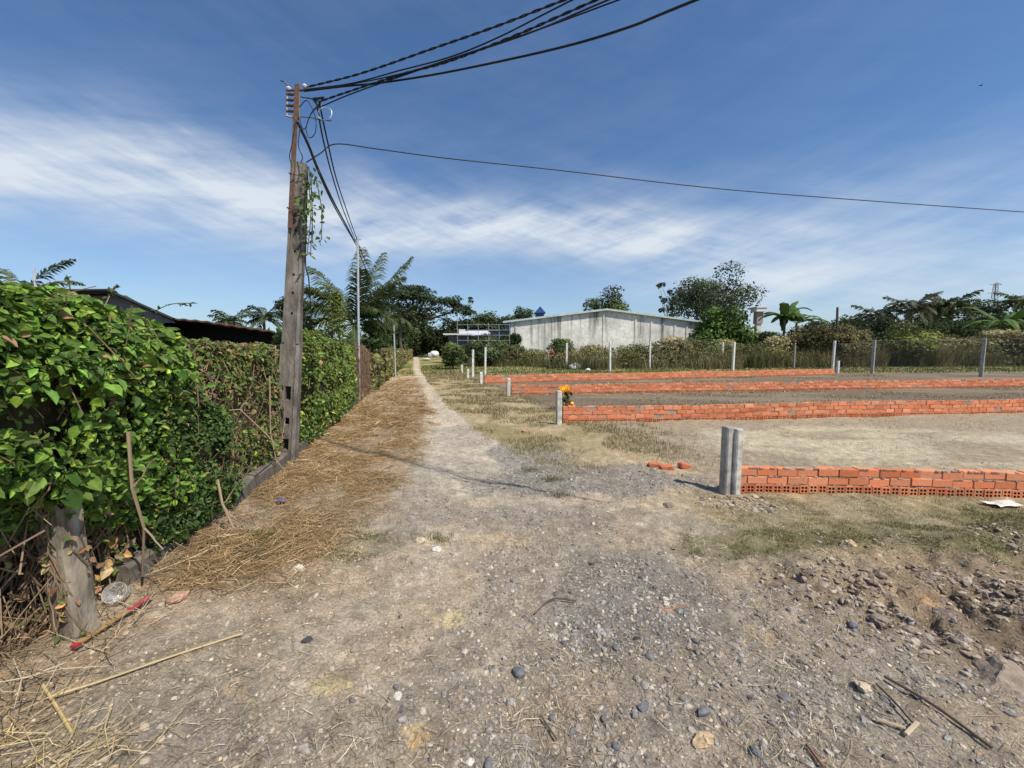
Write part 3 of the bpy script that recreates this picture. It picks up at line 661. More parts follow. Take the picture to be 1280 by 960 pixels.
def fence_post_old():
    p = at(88, 790, 1.90); b = MB(); x, y = p[0], p[1]
    T = at(88, 632, y)[2]; prof = np.linspace(-.1, T, 22); r = np.random.default_rng(5)
    V = []; n = 12; th = np.arange(n) * 2 * PI / n
    for i, z in enumerate(prof):
        for k in range(n):
            c_, s_ = math.cos(th[k]), math.sin(th[k]); e = .45
            px = np.sign(c_) * abs(c_) ** e * .074; py = np.sign(s_) * abs(s_) ** e * .06
            w_ = 1 + .16 * (float(vnoise(np.array([z * 9 + k * .7]), np.array([k * 1.3]), 1, 9)[0]) - .5) + r.normal(0, .012)
            V.append([x + px * w_ + (T - z) * .05, y + py * w_, z + (r.normal(0, .02) if i == 21 else 0)])
    f = [[n * i + k, n * i + (k + 1) % n, n * i + n + (k + 1) % n, n * i + n + k] for i in range(21) for k in range(n)]
    b.add(V, f, (.29, .25, .195)); b.f.append(np.array([[21 * n + k for k in range(n)]]))
    o = b.build('concrete_post', M['old_concrete'], None, (x, y, 0)); tag(o, 'short weathered old concrete stump at the foot of the foreground hedge', 'post')
    c = MB(); lf = MB()
    for k in range(9):
        a0 = r.uniform(-2.6, .6); tt = np.linspace(0, 1, 14); zz = T * (1.05 - tt * r.uniform(.5, 1.05)); aa = a0 + tt * r.uniform(-1.4, 1.4) + .25 * np.sin(tt * 7 + k)
        P = np.stack([.085 * np.cos(aa) + (T - zz) * .05, .075 * np.sin(aa), zz], 1) + r.normal(0, .004, (14, 3)); c.tube(P, .0035, 4, np.array([.24, .17, .11]) * r.uniform(.6, 1.4))
        q = P[rng.integers(0, 14, 9)]; leaves(lf, q, np.stack([q[:, 0], q[:, 1], q[:, 0] * 0 + .05], 1) + rng.normal(0, .04, (9, 3)), rng.uniform(.02, .045, 9), cvar((.09, .13, .035), 9, .3, (.30, .19, .10), .45), .6, .14, .8)
    c.build('creeper', M['dry'], o); cl_ = lf.build('creeper_leaves', M['leaf'], o)
fence_post_old()

# ---------------------------------------------------------------- concrete utility pole with steel extension
def utility_pole():
    Y = 4.95; B = at(358, 588, Y); B[2] = 0; T = at(375.5, 205, Y)
    root = empty('utility_pole', B, 'leaning slotted concrete utility pole with rusty steel extension', 'utility pole')
    ax = T - B; Hc = np.linalg.norm(ax); ax /= Hc
    sx = np.array([1, .25, 0]); sx -= (sx @ ax) * ax; sx /= np.linalg.norm(sx); sy = np.cross(ax, sx)
    W = lambda z: np.interp(z, [-.3, 0, 1.58, 1.60, Hc], [.122, .118, .106, .096, .074])
    D = lambda z: np.interp(z, [-.3, 0, Hc], [.085, .08, .06])
    def Mx(v):
        z = v[:, 2]; return B + v[:, :1] * W(z)[:, None] * sx + v[:, 1:2] * D(z)[:, None] * sy + z[:, None] * ax
    b = MB()
    slots = [(.24, .39, .30), (.57, .66, .27), (.88, 1.06, .30), (1.95, 1.98, .13), (2.2, 2.23, .12), (2.42, 2.45, .13), (2.7, 2.73, .12), (2.95, 2.98, .13), (3.3, 3.33, .12)]
    cc = lambda z: np.array([.185, .165, .14]) * (0.85 + .3 * random.random())
    z = -.3
    zs = [-.3]
    for s0, s1, w_ in slots: zs += [s0, s1]
    zs += [Hc]
    segs = []
    for i in range(len(zs) - 1):
        a, c = zs[i], zs[i + 1]; hole = i % 2 == 1
        k = 1 if hole else max(1, int((c - a) / .22))
        for q in range(k): segs.append((a + (c - a) * q / k, a + (c - a) * (q + 1) / k, slots[i // 2][2] if hole else 0))
    for a, c, w_ in segs:
        e = .0
        if w_:
            b.box((-1, -1, a), (-w_, 1, c), cc(a), Mx); b.box((w_, -1, a), (1, 1, c), cc(a), Mx); b.box((-w_, .2, a), (w_, .9, c), (.05, .045, .04), Mx)  # dark plug colours in the shade inside the slot
        else: b.box((-1, -1, a), (1, 1, c), cc(a), Mx)
    # raised edge ribs make the front channel; right ones coloured lighter as sunlit
    b.box((-1.0, -1.18, -.3), (-.62, -1.003, 1.58), (.20, .18, .15), Mx); b.box((.62, -1.18, -.3), (1.0, -1.003, 1.58), (.24, .22, .19), Mx)
    b.box((-1.0, -1.14, 1.6), (-.66, -1.003, Hc - .02), (.17, .155, .13), Mx); b.box((.66, -1.14, 1.6), (1.0, -1.003, Hc - .02), (.23, .21, .18), Mx)
    b.build('shaft', M['old_concrete'], root, B)
    # rusty steel angle
    b = MB(); e0 = at(362.5, 285, Y - .11); e1 = at(371.5, 105, Y - .02)
    def leg(off, w0, d0, c):
        v = []
        for p in (e0, e1): v += [p + off + np.array([-w0, -d0, 0]), p + off + np.array([w0, -d0, 0]), p + off + np.array([w0, d0, 0]), p + off + np.array([-w0, d0, 0])]
        b.add(v, [[3, 2, 1, 0], [4, 5, 6, 7], [0, 1, 5, 4], [1, 2, 6, 5], [2, 3, 7, 6], [3, 0, 4, 7]], c)
    leg(np.zeros(3), .028, .004, (.15, .085, .06)); leg(np.array([-.026, .033, 0]), .004, .028, (.10, .06, .045))
    b.build('steel_extension', M['rust'], root, B)
    # straps
    for py in (222, 262):
        b = MB(); zc = Hc - (py - 205) / 380 * Hc; p = Mx(np.array([[-1.1, -2.0, zc], [1.05, -1.3, zc], [1.05, 1.1, zc], [-1.1, 1.1, zc], [-1.1, -2.0, zc]])); b.tube(p, .006, 4, (.10, .08, .07)); b.build('strap', M['rust'], root, B)
    # rack on top with spool insulators
    b = MB(); Pp = lambda px, py, dy=0.0: at(px, py, Y + dy)
    b.tube([Pp(359, 113), Pp(358.5, 146)], .010, 5, (.35, .35, .35)); b.tube([Pp(358, 145), Pp(374, 149)], .012, 5, (.45, .46, .47)); b.tube([Pp(358, 113), Pp(384, 113)], .014, 5, (.12, .12, .12))
    b.tube([Pp(374, 104), Pp(374, 150)], .014, 5, (.13, .11, .10)); b.tube([Pp(351, 101), Pp(355, 102), Pp(361, 108)], .009, 5, (.09, .09, .1))
    b.build('bracket', M['steel'], root, B)
    for py in (118, 125, 132, 139):
        b = MB(); c = Pp(362, py); b.tube([c + np.array([-.035, 0, 0]), c + np.array([-.012, 0, .0]), c + np.array([.012, 0, 0]), c + np.array([.05, 0, 0])], [.02, .012, .02, .012], 8, (.10, .06, .05)); b.build('insulator', M['steel'], root, B)
    for px, py in ((361, 111), (381, 108)):
        b = MB(); c = Pp(px, py); b.tube([c + np.array([0, 0, -.02]), c, c + np.array([0, 0, .02])], [.022, .032, .018], 8, (.62, .62, .60)); b.build('insulator', M['plain'], root, B)
    # hook yoke and coiled loop on the road side
    b = MB(); b.tube([Pp(376, 121), Pp(392, 124), Pp(399, 127)], .008, 4, (.08, .08, .08))
    v = [Pp(392, 124), Pp(404, 122), Pp(398, 133)]; b.tube([v[0], v[1], v[2], v[0]], .018, 5, (.06, .06, .06)); b.tube([Pp(374, 146), Pp(390, 147), Pp(400, 150), Pp(415, 151)], .006, 4, (.1, .1, .1)); b.build('cable_clamp', M['rust'], root, B)
    b = MB(); th = np.linspace(0, 2 * PI, 20); c = Pp(406, 142); b.tube(np.stack([c[0] + .085 * np.cos(th), c[1] + .02 * np.sin(th), c[2] + .085 * np.sin(th)], 1), .006, 5, (.60, .62, .64)); b.build('wire_loop', M['steel'], root, B)
    return B, T
PB, PT = utility_pole()

def smooth(P, n=40):
    P = np.asarray(P, float)
    if len(P) == 2: P = np.array([P[0], (P[0] + P[1]) / 2, P[1]])
    Q = np.concatenate([[2 * P[0] - P[1]], P, [2 * P[-1] - P[-2]]]); out = []
    m = len(P) - 1
    for i in range(m):
        a, b, c, d = Q[i], Q[i + 1], Q[i + 2], Q[i + 3]; k = max(2, n // m)
        for t in np.linspace(0, 1, k, endpoint=(i == m - 1)): out.append(.5 * ((2 * b) + (c - a) * t + (2 * a - 5 * b + 4 * c - d) * t * t + (3 * b - a - 3 * c + d) * t ** 3))
    return np.array(out)
def cable(label, pts, r, twist=0, n=50, colr=(.012, .012, .013), ext=0.0, group='overhead cables strung from the leaning pole', name='overhead_cable'):
    P = [at(*p) for p in pts]
    if ext: P.append(P[-1] + (P[-1] - P[-2]) / np.linalg.norm(P[-1] - P[-2]) * ext)
    S = smooth(P, n); b = MB()
    if twist:
        S = smooth(P, 160); L = np.concatenate([[0], np.cumsum(np.linalg.norm(np.diff(S, axis=0), axis=1))]); ph = L / twist * 2 * PI
        t = unit(np.gradient(S, axis=0)); a = unit(np.cross(t, np.array([0, 0, 1.0]))); c = np.cross(t, a)
        for k in (0, PI):
            o_ = (np.cos(ph + k)[:, None] * a + np.sin(ph + k)[:, None] * c) * r * 1.05
            b.tube(S + o_, r, 5, colr if k else np.asarray(colr) * 1.6)
    else: b.tube(S, r, 6, colr)
    o = b.build(name, M['cable'], None, S[0], smooth=True); return tag(o, label, 'cable', group)
cable('uppermost twisted pair cable climbing to the top edge from the pole', [(383, 109, 4.95), (450, 92, 4.65), (540, 61, 4.25), (620, 33, 3.9), (705, 0, 3.55)], .006, .26, ext=2)
cable('thick smooth cable drooping lowest from the pole top to the top edge', [(380, 114, 4.95), (430, 108, 4.75), (480, 103, 4.55), (560, 90, 4.2), (690, 62, 3.6), (780, 36, 3.25), (870, 0, 3.0)], .0095, ext=2)
cable('upper bundle cable passing straight to the middle of the top edge', [(380, 112, 4.95), (440, 104, 4.7), (500, 88, 4.4), (560, 72, 4.1), (620, 48, 3.8), (715, 0, 3.4)], .0065, ext=2)
cable('twisted bundle cable sagging under the other lines by the pole', [(399, 127, 4.9), (440, 113, 4.7), (505, 92, 4.4), (560, 77, 4.15), (640, 46, 3.75), (745, 0, 3.35)], .006, .24, ext=2)
cable('bundle cable rising from beneath the yoke to the top edge', [(402, 133, 4.9), (440, 117, 4.72), (505, 94, 4.4), (570, 72, 4.1), (660, 42, 3.65), (760, 0, 3.3)], .0065, ext=2)
cable('lowest bundle line parting to the right along the top edge', [(382, 113, 4.95), (440, 105, 4.7), (510, 90, 4.35), (580, 68, 4.0), (670, 38, 3.6), (773, 0, 3.25)], .006, ext=2)
cable('single thin telephone wire crossing the whole sky to the right', [(383, 203, 4.95), (400, 192, 4.95), (420, 180, 5.0), (470, 186, 5.1), (560, 198, 5.3), (700, 213, 5.6), (900, 236, 6.1), (1100, 252, 6.6), (1280, 265, 7.1)], .0068, n=80, ext=5, colr=(.03, .03, .035))
TP = 11.26
cable('left drop wire falling from the yoke to the thin steel pole', [(396, 130, 4.9), (404, 175, 5.4), (416, 222, 6.4), (430, 265, 8.3), (445, 302, TP)], .010)
cable('right drop wire falling from the yoke to the thin steel pole', [(399, 128, 4.9), (409, 175, 5.4), (420, 222, 6.4), (433, 262, 8.3), (446, 299, TP)], .010)
cable('thick drop cable sloping from the steel extension to the thin steel pole', [(372, 152, 4.9), (385, 180, 5.1), (398, 212, 5.6), (416, 250, 7), (432, 280, 8.8), (444, 303, TP)], .016)
cable('second drop cable sloping from the steel extension beside the thick one', [(373, 156, 4.9), (386, 184, 5.1), (400, 220, 5.7), (420, 262, 7.2), (445, 306, TP)], .012)
cable('cable leaving the thin steel pole towards the palm and beyond', [(446, 300, TP), (453, 318, 14), (462, 336, 18), (474, 365, 22)], .016)
cable('slack cable leaving the thin steel pole below the other one', [(446, 303, TP), (450, 318, 13), (457, 335, 16), (474, 368, 22)], .014)
cable('loose curl of wire hanging in an open loop beside the pole top', [(374, 134, 4.9), (384, 126, 4.85), (394, 146, 4.85), (394, 166, 4.85), (386, 172, 4.85), (383, 158, 4.85), (390, 140, 4.85), (398, 132, 4.85)], .005)
cable('loose wire strand drooping between the steel extension and the yoke', [(373, 145, 4.9), (380, 162, 4.88), (388, 144, 4.88), (397, 133, 4.88)], .005)
cable('frayed wire dangling down beside the concrete pole head', [(375, 160, 4.9), (373, 182, 4.85), (378, 196, 4.82), (376, 204, 4.8)], .006)
cable('thin wire bowing out left of the steel extension', [(370, 150, 4.85), (365, 180, 4.82), (362, 195, 4.82), (364, 205, 4.82)], .005)
cable('black cable hanging straight down the road side of the concrete pole', [(384, 215, 4.85), (383, 280, 4.85), (382, 330, 4.85), (386, 350, 4.9), (389, 395, 5.0)], .007)

def pole_vine():
    c0 = at(388, 260, 4.85); root = empty('climbing_vine', c0, 'sparse leafy vine dangling from the head of the concrete pole', 'vine')
    b = MB(); s = MB()
    for px0, px1, y0, y1 in ((384, 384, 212, 318), (389, 391, 215, 305), (394, 402, 220, 300), (386, 388, 208, 320), (383, 380, 230, 300)):
        P = smooth([at(px0, y0, 4.85), at((px0 + px1) / 2 + random.uniform(-4, 5), (y0 + y1) / 2, 4.83), at(px1, y1, 4.84)], 20); s.tube(P, .005, 4, (.07, .055, .03))
        n = 26; q = P[rng.integers(0, len(P), n)] + rng.normal(0, .025, (n, 3)); leaves(b, q, rng.normal(0, 1, (n, 3)) + [.4, -.6, .4], rng.uniform(.04, .085, n), cvar((.09, .14, .035), n, .3), .6, .1, 1.2)
    s.build('stem', M['dry'], root, c0); b.build('foliage', M['leaf'], root, c0)
pole_vine()

def steel_pole(px, ptop, pbase, Y, r, label):
    B = at(px, pbase, Y); T = at(px - 2, ptop, Y); B[2] = -.2; root = empty('steel_pole', (B[0], B[1], 0), label, 'pole')
    b = MB(); b.tube([B, (B + T) / 2, T], r, 10, (.50, .52, .54)); b.build('tube', M['steel'], root, (B[0], B[1], 0), smooth=False)
    b = MB(); b.tube([T + [-.09, 0, -.06], T + [.09, 0, -.06]], .012, 5, (.2, .2, .2)); b.tube([T + [0, 0, -.02], T + [0, 0, .03]], [r * 1.2, r * .8], 8, (.3, .3, .3)); b.build('cap', M['steel'], root, (B[0], B[1], 0))
steel_pole(449, 297, 503, TP, .030, 'tall thin grey steel pole standing beside the hedge and dry panel')
steel_pole(494, 402, 452, 22, .04, 'short thin grey steel pole farther along the left fence')

# ---------------------------------------------------------------- brick walls with end posts
def brick_wall(name, label, A, B_, courses=2, h=.088, seed=0):
    r = np.random.default_rng(seed); A = np.array([*A, 0.]); B_ = np.array([*B_, 0.]); d = B_ - A; L = np.linalg.norm(d); d /= L; nrm = np.array([d[1], -d[0], 0])  # towards the camera
    z0 = -.02
    root = empty(name, (A[0], A[1], 0), label, 'brick wall', 'low orange brick walls between the plots')
    gzs = lambda s: .012 * math.sin(s * .9 + seed) + .006 * math.sin(s * 2.3 + seed)
    fr = lambda v: A + v[:, :1] * d - v[:, 1:2] * nrm + np.stack([0 * v[:, 0], 0 * v[:, 0], v[:, 2] + .012 * np.sin(v[:, 0] * .9 + seed)], 1)
    cols = [(.68, .235, .11), (.73, .265, .13), (.62, .20, .09), (.74, .31, .165), (.68, .25, .125)]
    hc = .090
    # header course: hollow blocks, four holes each
    b = MB(); s = 0.0
    while s < L - .02:
        w_ = .092; c = np.array(cols[r.integers(0, 5)]) * r.uniform(.75, 1.0); y0 = r.normal(0, .004) - .012; zz_ = z0 + r.normal(0, .003)
        xs = [s, s + .014, s + .038, s + .050, s + .074, s + .088]; zs = [zz_, zz_ + .013, zz_ + .037, zz_ + .049, zz_ + .073, zz_ + hc - .004]
        g = lambda x_, y_, z_: [x_, y_, z_]
        V = []; Fq = []; Cc = []
        def quad(p, cc_): k = len(V); V.extend(p); Fq.append([k, k + 1, k + 2, k + 3]); Cc.extend([cc_] * 4)
        for i in range(5):
            for j in range(5):
                if i in (1, 3) and j in (1, 3):
                    x0, x1, a0, a1 = xs[i], xs[i + 1], zs[j], zs[j + 1]; dp = y0 + .09; dk = c * .35  # hole sides and back darkened in colour for the shade inside
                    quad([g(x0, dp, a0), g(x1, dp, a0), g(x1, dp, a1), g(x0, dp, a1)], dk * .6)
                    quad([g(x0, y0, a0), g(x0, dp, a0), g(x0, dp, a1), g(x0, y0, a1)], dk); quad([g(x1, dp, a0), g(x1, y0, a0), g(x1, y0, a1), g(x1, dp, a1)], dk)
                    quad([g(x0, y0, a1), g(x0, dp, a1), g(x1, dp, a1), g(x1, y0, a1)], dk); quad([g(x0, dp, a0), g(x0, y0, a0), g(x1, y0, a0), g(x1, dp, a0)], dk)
                else: quad([g(xs[i], y0, zs[j]), g(xs[i + 1], y0, zs[j]), g(xs[i + 1], y0, zs[j + 1]), g(xs[i], y0, zs[j + 1])], c)
        X0, X1, Z0, Z1, D = xs[0], xs[-1], zs[0], zs[-1], y0 + .19
        quad([g(X0, y0, Z1), g(X1, y0, Z1), g(X1, D, Z1), g(X0, D, Z1)], c); quad([g(X0, D, Z0), g(X0, y0, Z0), g(X0, y0, Z1), g(X0, D, Z1)], c); quad([g(X1, y0, Z0), g(X1, D, Z0), g(X1, D, Z1), g(X1, y0, Z1)], c); quad([g(X1, D, Z0), g(X0, D, Z0), g(X0, D, Z1), g(X1, D, Z1)], c)
        b.add(fr(np.array(V)), Fq, np.array(Cc)); s += w_
    b.build('hollow_block_course', M['brick'], root, A)
    # stretcher courses
    b = MB()
    for k in range(courses):
        s = 0.0 if k % 2 else -.1; zb = z0 + hc + .006 + k * h
        while s < L:
            a0, a1 = max(s, 0), min(s + .196 + r.normal(0, .003), L)
            if a1 - a0 > .03:
                c = np.array(cols[r.integers(0, 5)]) * r.uniform(.82, 1.12); y0 = r.normal(0, .004); dz = r.normal(0, .003)
                e = .004
                v0 = np.array([[a0, y0 + e, zb], [a1, y0 + e, zb], [a1, y0 + .095, zb], [a0, y0 + .095, zb], [a0, y0, zb + e], [a1, y0, zb + e], [a0, y0, zb + h - .014], [a1, y0, zb + h - .014], [a0, y0 + e, zb + h - .010], [a1, y0 + e, zb + h - .010], [a1, y0 + .095, zb + h - .010], [a0, y0 + .095, zb + h - .010]])
                v0[:, 2] += dz + r.normal(0, .0035) * (v0[:, 0] - a0) / .2
                b.add(fr(v0), [[0, 1, 5, 4], [4, 5, 7, 6], [6, 7, 9, 8], [8, 9, 10, 11], [11, 10, 2, 3]], c); b.f.append(np.array([[0, 4, 6, 8, 11, 3], [1, 2, 10, 9, 7, 5]]) + b.n - 12)
            s += .208
    b.build('stretcher_courses', M['brick'], root, A)
    b = MB(); n = max(2, int(L / .3)); ss = np.linspace(.002, L - .002, n + 1)
    for i in range(n):
        b.box((ss[i], .007, z0 + hc - .008), (ss[i + 1], .088, z0 + hc + courses * h - .008), np.array([.36, .27, .21]) * r.uniform(.8, 1.15), fr)
        for k in range(courses + 1):    # squeezed-out blobs
            for _ in range(4):
                x_ = r.uniform(ss[i], ss[i + 1]); q = r.uniform(.02, .06); zb = z0 + hc + k * h - .004; b.box((x_, -.004, zb - .002), (x_ + q, .01, zb + .009), np.array([.40, .31, .25]) * r.uniform(.8, 1.2), fr)
    b.build('mortar', M['mortar'], root, A)
    return root
W4 = (G(921, 616)[:2], None); 
def ext(A, B_, e): A = np.asarray(A); B_ = np.asarray(B_); return B_ + (B_ - A) / np.linalg.norm(B_ - A) * e
a = G(921, 614)[:2]; brick_wall('brick_wall', 'nearest low orange brick wall, at right behind the twin grey post', a, ext(a, G(1280, 620)[:2], 3), 2, seed=1)
a = G(704, 529)[:2]; brick_wall('brick_wall', 'second low orange brick wall starting at the post in front of the flowers', a, ext(a, G(1280, 516)[:2], 3), 3, .088, seed=2)
a = G(640, 493.5)[:2]; brick_wall('brick_wall', 'third low orange brick wall running just behind the flowers', a, ext(a, G(1280, 483.5)[:2], 4), 3, .088, seed=3)
a = G(606, 479.5)[:2]; brick_wall('brick_wall', 'farthest short orange brick wall ending at the small white post', a, G(1043, 468.5)[:2], 3, .1, seed=4)

def post_mesh(b, x, y, z0, z1, w_, dpt, rot, c, cham=.012):
    ca, sa = math.cos(rot), math.sin(rot); h = w_ / 2; g = dpt / 2; k = cham
    sec = np.array([[-h + k, -g], [h - k, -g], [h, -g + k], [h, g - k], [h - k, g], [-h + k, g], [-h, g - k], [-h, -g + k]])
    V = []
    for z, s in ((z0, 1), (z1 - k, 1), (z1, .86)):
        q = sec * s; V += [[x + p[0] * ca - p[1] * sa, y + p[0] * sa + p[1] * ca, z] for p in q]
    f = [[8 * i + j, 8 * i + (j + 1) % 8, 8 * i + 8 + (j + 1) % 8, 8 * i + 8 + j] for i in range(2) for j in range(8)]
    b.add(V, f, c); b.f.append(np.array([[16 + j for j in range(8)]]) + b.n - 24)
def post(px, ptop, pbase, label, w_=.11, c=(.55, .53, .49), group=None, rot=.2, name='concrete_post'):
    B = G(px, pbase); T = at(px, ptop, B[1]); b = MB(); post_mesh(b, B[0], B[1], -.15, T[2], w_, w_, rot, c, w_ * .1)
    o = b.build(name, M['concrete'], None, (B[0], B[1], 0)); o.rotation_euler = (random.uniform(-.02, .02), random.uniform(-.02, .02), 0); return tag(o, label, 'post', group)
# twin post: left shaft coloured darker as shaded, right lighter as sunlit
B = G(911, 614); root = empty('concrete_post', (B[0], B[1], 0), 'pair of grey concrete posts standing tight together at the nearest brick wall', 'post')
for dx, dy, top, c in ((-.043, .0, .70, (.36, .345, .31)), (.046, -.02, .685, (.52, .50, .45))):
    b = MB(); post_mesh(b, B[0] + dx, B[1] + dy, -.15, top, .083, .10, .28, c); b.build('shaft', M['concrete'], root, (B[0], B[1], 0))
gp = 'white concrete boundary posts'
post(698.5, 488.5, 531, 'pale square concrete post at the end of the second brick wall', .105, (.50, .48, .43))
post(635.5, 472.5, 495.5, 'small pale concrete post at the end of the third brick wall', .11, (.55, .53, .48))
post(601.5, 465, 480.5, 'small whitish post at the end of the farthest brick wall', .12, (.66, .64, .60))
post(585, 461, 472, 'knee high white post left of the two tall white posts', .12, (.68, .66, .62))
post(577.5, 456, 465.5, 'tiny white post farthest up the path verge', .13, (.68, .66, .62))
post(591, 437, 471, 'left one of two tall white posts beside the path', .12, (.68, .66, .62), gp)
post(606.5, 434, 467.5, 'right one of two tall white posts beside the path', .12, (.68, .66, .62), gp)
post(708, 429, 461, 'tall white post next to the white sack', .14, (.70, .68, .63), gp)
post(762.5, 427.5, 465, 'tall white post right of the white sack in front of the warehouse', .13, (.70, .68, .63), gp)
post(812, 427.5, 461, 'tall white post before the right half of the warehouse', .13, (.66, .64, .60), gp)
post(863, 429, 455, 'thin grey post standing in the weeds under the bamboo clump', .12, (.33, .32, .29), gp)
post(902.5, 428, 459, 'left one of a close pair of tall white posts in the weeds', .13, (.68, .66, .62), gp)
post(916, 427.5, 464, 'right one of a close pair of tall white posts in the weeds', .14, (.70, .68, .63), gp)
post(992, 431, 461, 'dull grey post in the dry weeds below the banana plant', .13, (.25, .24, .22), gp)
post(1040.5, 426, 463, 'tall white post at the right end of the farthest brick wall', .14, (.64, .62, .58), gp)
post(1047, 451, 467, 'small white stub post touching the end of the farthest brick wall', .13, (.66, .64, .6))
for px, py, py1 in ((678, 433, 449), (779, 432, 451), (693, 434, 450)): post(px, py, py1, 'slim pale marker post half hidden in tall weeds', .16, (.5, .49, .45), 'slim pale marker posts in the weeds')

def chain_fence():
    ps = [(1090, 425, 466.5), (1226, 423, 471)]
    Pts = [(G(1041, 463), 2.05)] + [(G(px, pb), at(px, pt, G(px, pb)[1])[2]) for px, pt, pb in ps]
    e = Pts[-1][0] + (Pts[-1][0] - Pts[-2][0]) * 1.1; Pts.append((e, Pts[-1][1]))
    r0 = Pts[1][0]; root = empty('chain_link_fence', (r0[0], r0[1], 0), 'grey chain link fence on concrete posts before the weeds at far right', 'fence')
    for p, z in Pts[1:]:
        b = MB(); post_mesh(b, p[0], p[1], -.2, z, .15, .15, .5, (.33, .32, .29)); b.build('post', M['concrete'], root, (r0[0], r0[1], 0))
    b = MB(); wv = .0045
    for i in range(len(Pts) - 1):
        p, z = Pts[i]; q, z1 = Pts[i + 1]; d = q - p; L = np.linalg.norm(d); d /= L; hh = min(z, z1) - .1; n = int(L / .11)
        for k in range(-int(hh / .11), n):
            for sg in (0, 1):
                s0 = k * .11; a0, z0_ = s0, .05; a1, z1_ = s0 + hh, hh + .05
                if a0 < 0: z0_ += -a0; a0 = 0
                if a1 > L: z1_ -= a1 - L; a1 = L
                if sg: a0, a1 = L - a0, L - a1
                A_, B2 = p + d * a0 + [0, 0, z0_], p + d * a1 + [0, 0, z1_]
                sd = unit(np.cross(B2 - A_, np.cross(d, [0, 0, 1.0])))
                b.strip([A_, B2], wv, sd, (.20, .20, .19))
        for zz_ in (.05, hh + .05): b.tube([p + [0, 0, zz_], q + [0, 0, zz_]], .006, 4, (.28, .28, .27))
    b.build('wire_mesh', M['steel'], root, (r0[0], r0[1], 0))
chain_fence()
post(1130, 425, 449, 'dim grey post behind the chain link fence in the weeds', .15, (.22, .21, .19), gp)

# ---------------------------------------------------------------- flower offering by the second post
def flowers():
    c = at(709.5, 497, 9.7); x, y = c[0], c[1]; z = gz(x, y); root = empty('flower_offering', (x, y, z), 'yellow flowers and red and yellow offerings set behind the second post', 'flowers'); o = (x, y, z)
    b = MB(); b.tube([[x, y, z], [x, y, z + .02], [x, y, z + .10], [x, y, z + .20], [x, y, z + .24]], [.05, .06, .075, .04, .055], 10, (.50, .04, .03)); b.build('vase', M['paint'], root, o)
    b = MB()
    for _ in range(9): limb(b, [x, y, z + .22], [x + rng.normal(0, .05) - .03, y + rng.normal(0, .04), z + .5], .005, .004, c=(.05, .09, .02), n=4)
    n = 70; P = np.stack([x - .03 + rng.normal(0, .05, n), y + rng.normal(0, .04, n), z + rng.uniform(.16, .46, n)], 1); leaves(b, P, rng.normal(0, 1, (n, 3)), rng.uniform(.06, .12, n), cvar((.035, .07, .018), n, .3)); b.build('stem', M['leaf'], root, o)
    for k in range(8):
        q = np.array([x - .09 + rng.normal(0, .09), y - .02 + rng.normal(0, .05), z + .52 + rng.normal(0, .025)]); b = MB(); m = 26; dd = unit(rng.normal(0, 1, (m, 3)) + [0, 0, .4]); leaves(b, q + dd * .012, np.cross(dd, rng.normal(0, 1, (m, 3))), .075, cvar((.85, .52, .02), m, .1), .5, .05, 0); b.build('blossom', M['leaf'], root, o)
    b = MB(); b.tube([[x + .10, y - .05, z], [x + .10, y - .05, z + .03], [x + .10, y - .05, z + .05]], [.10, .13, .13], 12, (.55, .05, .035)); b.build('tray', M['paint'], root, o)
    for dx, dz, r_, cc in ((.05, .09, .05, (.80, .42, .03)), (.14, .09, .05, (.75, .28, .03)), (.10, .17, .05, (.85, .60, .05)), (.18, .07, .035, (.75, .12, .05))):
        b = MB(); b.add(ICO2[0] * r_ * np.array([1, 1, .92]) + [x + dx, y - .05, z + dz], ICO2[1], cc); b.build('fruit', M['paint'], root, o, smooth=True)
flowers()

def blob(name, px, py, s, colr, label, cat, mat='cloth', seed=3, flat=.7, Y=None):
    q = G(px, py) if Y is None else at(px, py, Y); v, f = ICO3; v = v.copy()
    v = v * (1 + .35 * (fbm(v[:, 0] * 2 + v[:, 2] * 1.3 + 5, v[:, 1] * 2 - v[:, 2] + 9, .9, 3, seed) - .5)[:, None] * 2); v *= np.array([1, .8, flat]) * s; v[:, 2] = np.maximum(v[:, 2], -.35 * s)
    b = MB(); b.add(v, f, colr); o = b.build(name, M[mat], None, (0, 0, 0), True); o.location = (q[0], q[1], (gz(q[0], q[1]) if Y is None else 0) + .33 * s); return tag(o, label, cat)
blob('sack', 718, 461.5, .48, (.74, .74, .73), 'white bulging sack lying on grass beside a white post', 'sack')
blob('white_bundle', 735, 463, .17, (.72, .72, .7), 'small white bundle on grass right of the white sack', 'bundle', seed=8)
blob('sand_heap', 541.5, 446.5, 1.25, (.74, .72, .68), 'small white sand heap on the path at its far end', 'heap', 'mortar', 12, .8)
blob('sand_heap', 533, 450.5, .55, (.55, .52, .46), 'low pale rubble heap in front of the white sand heap', 'heap', 'mortar', 15, .35)

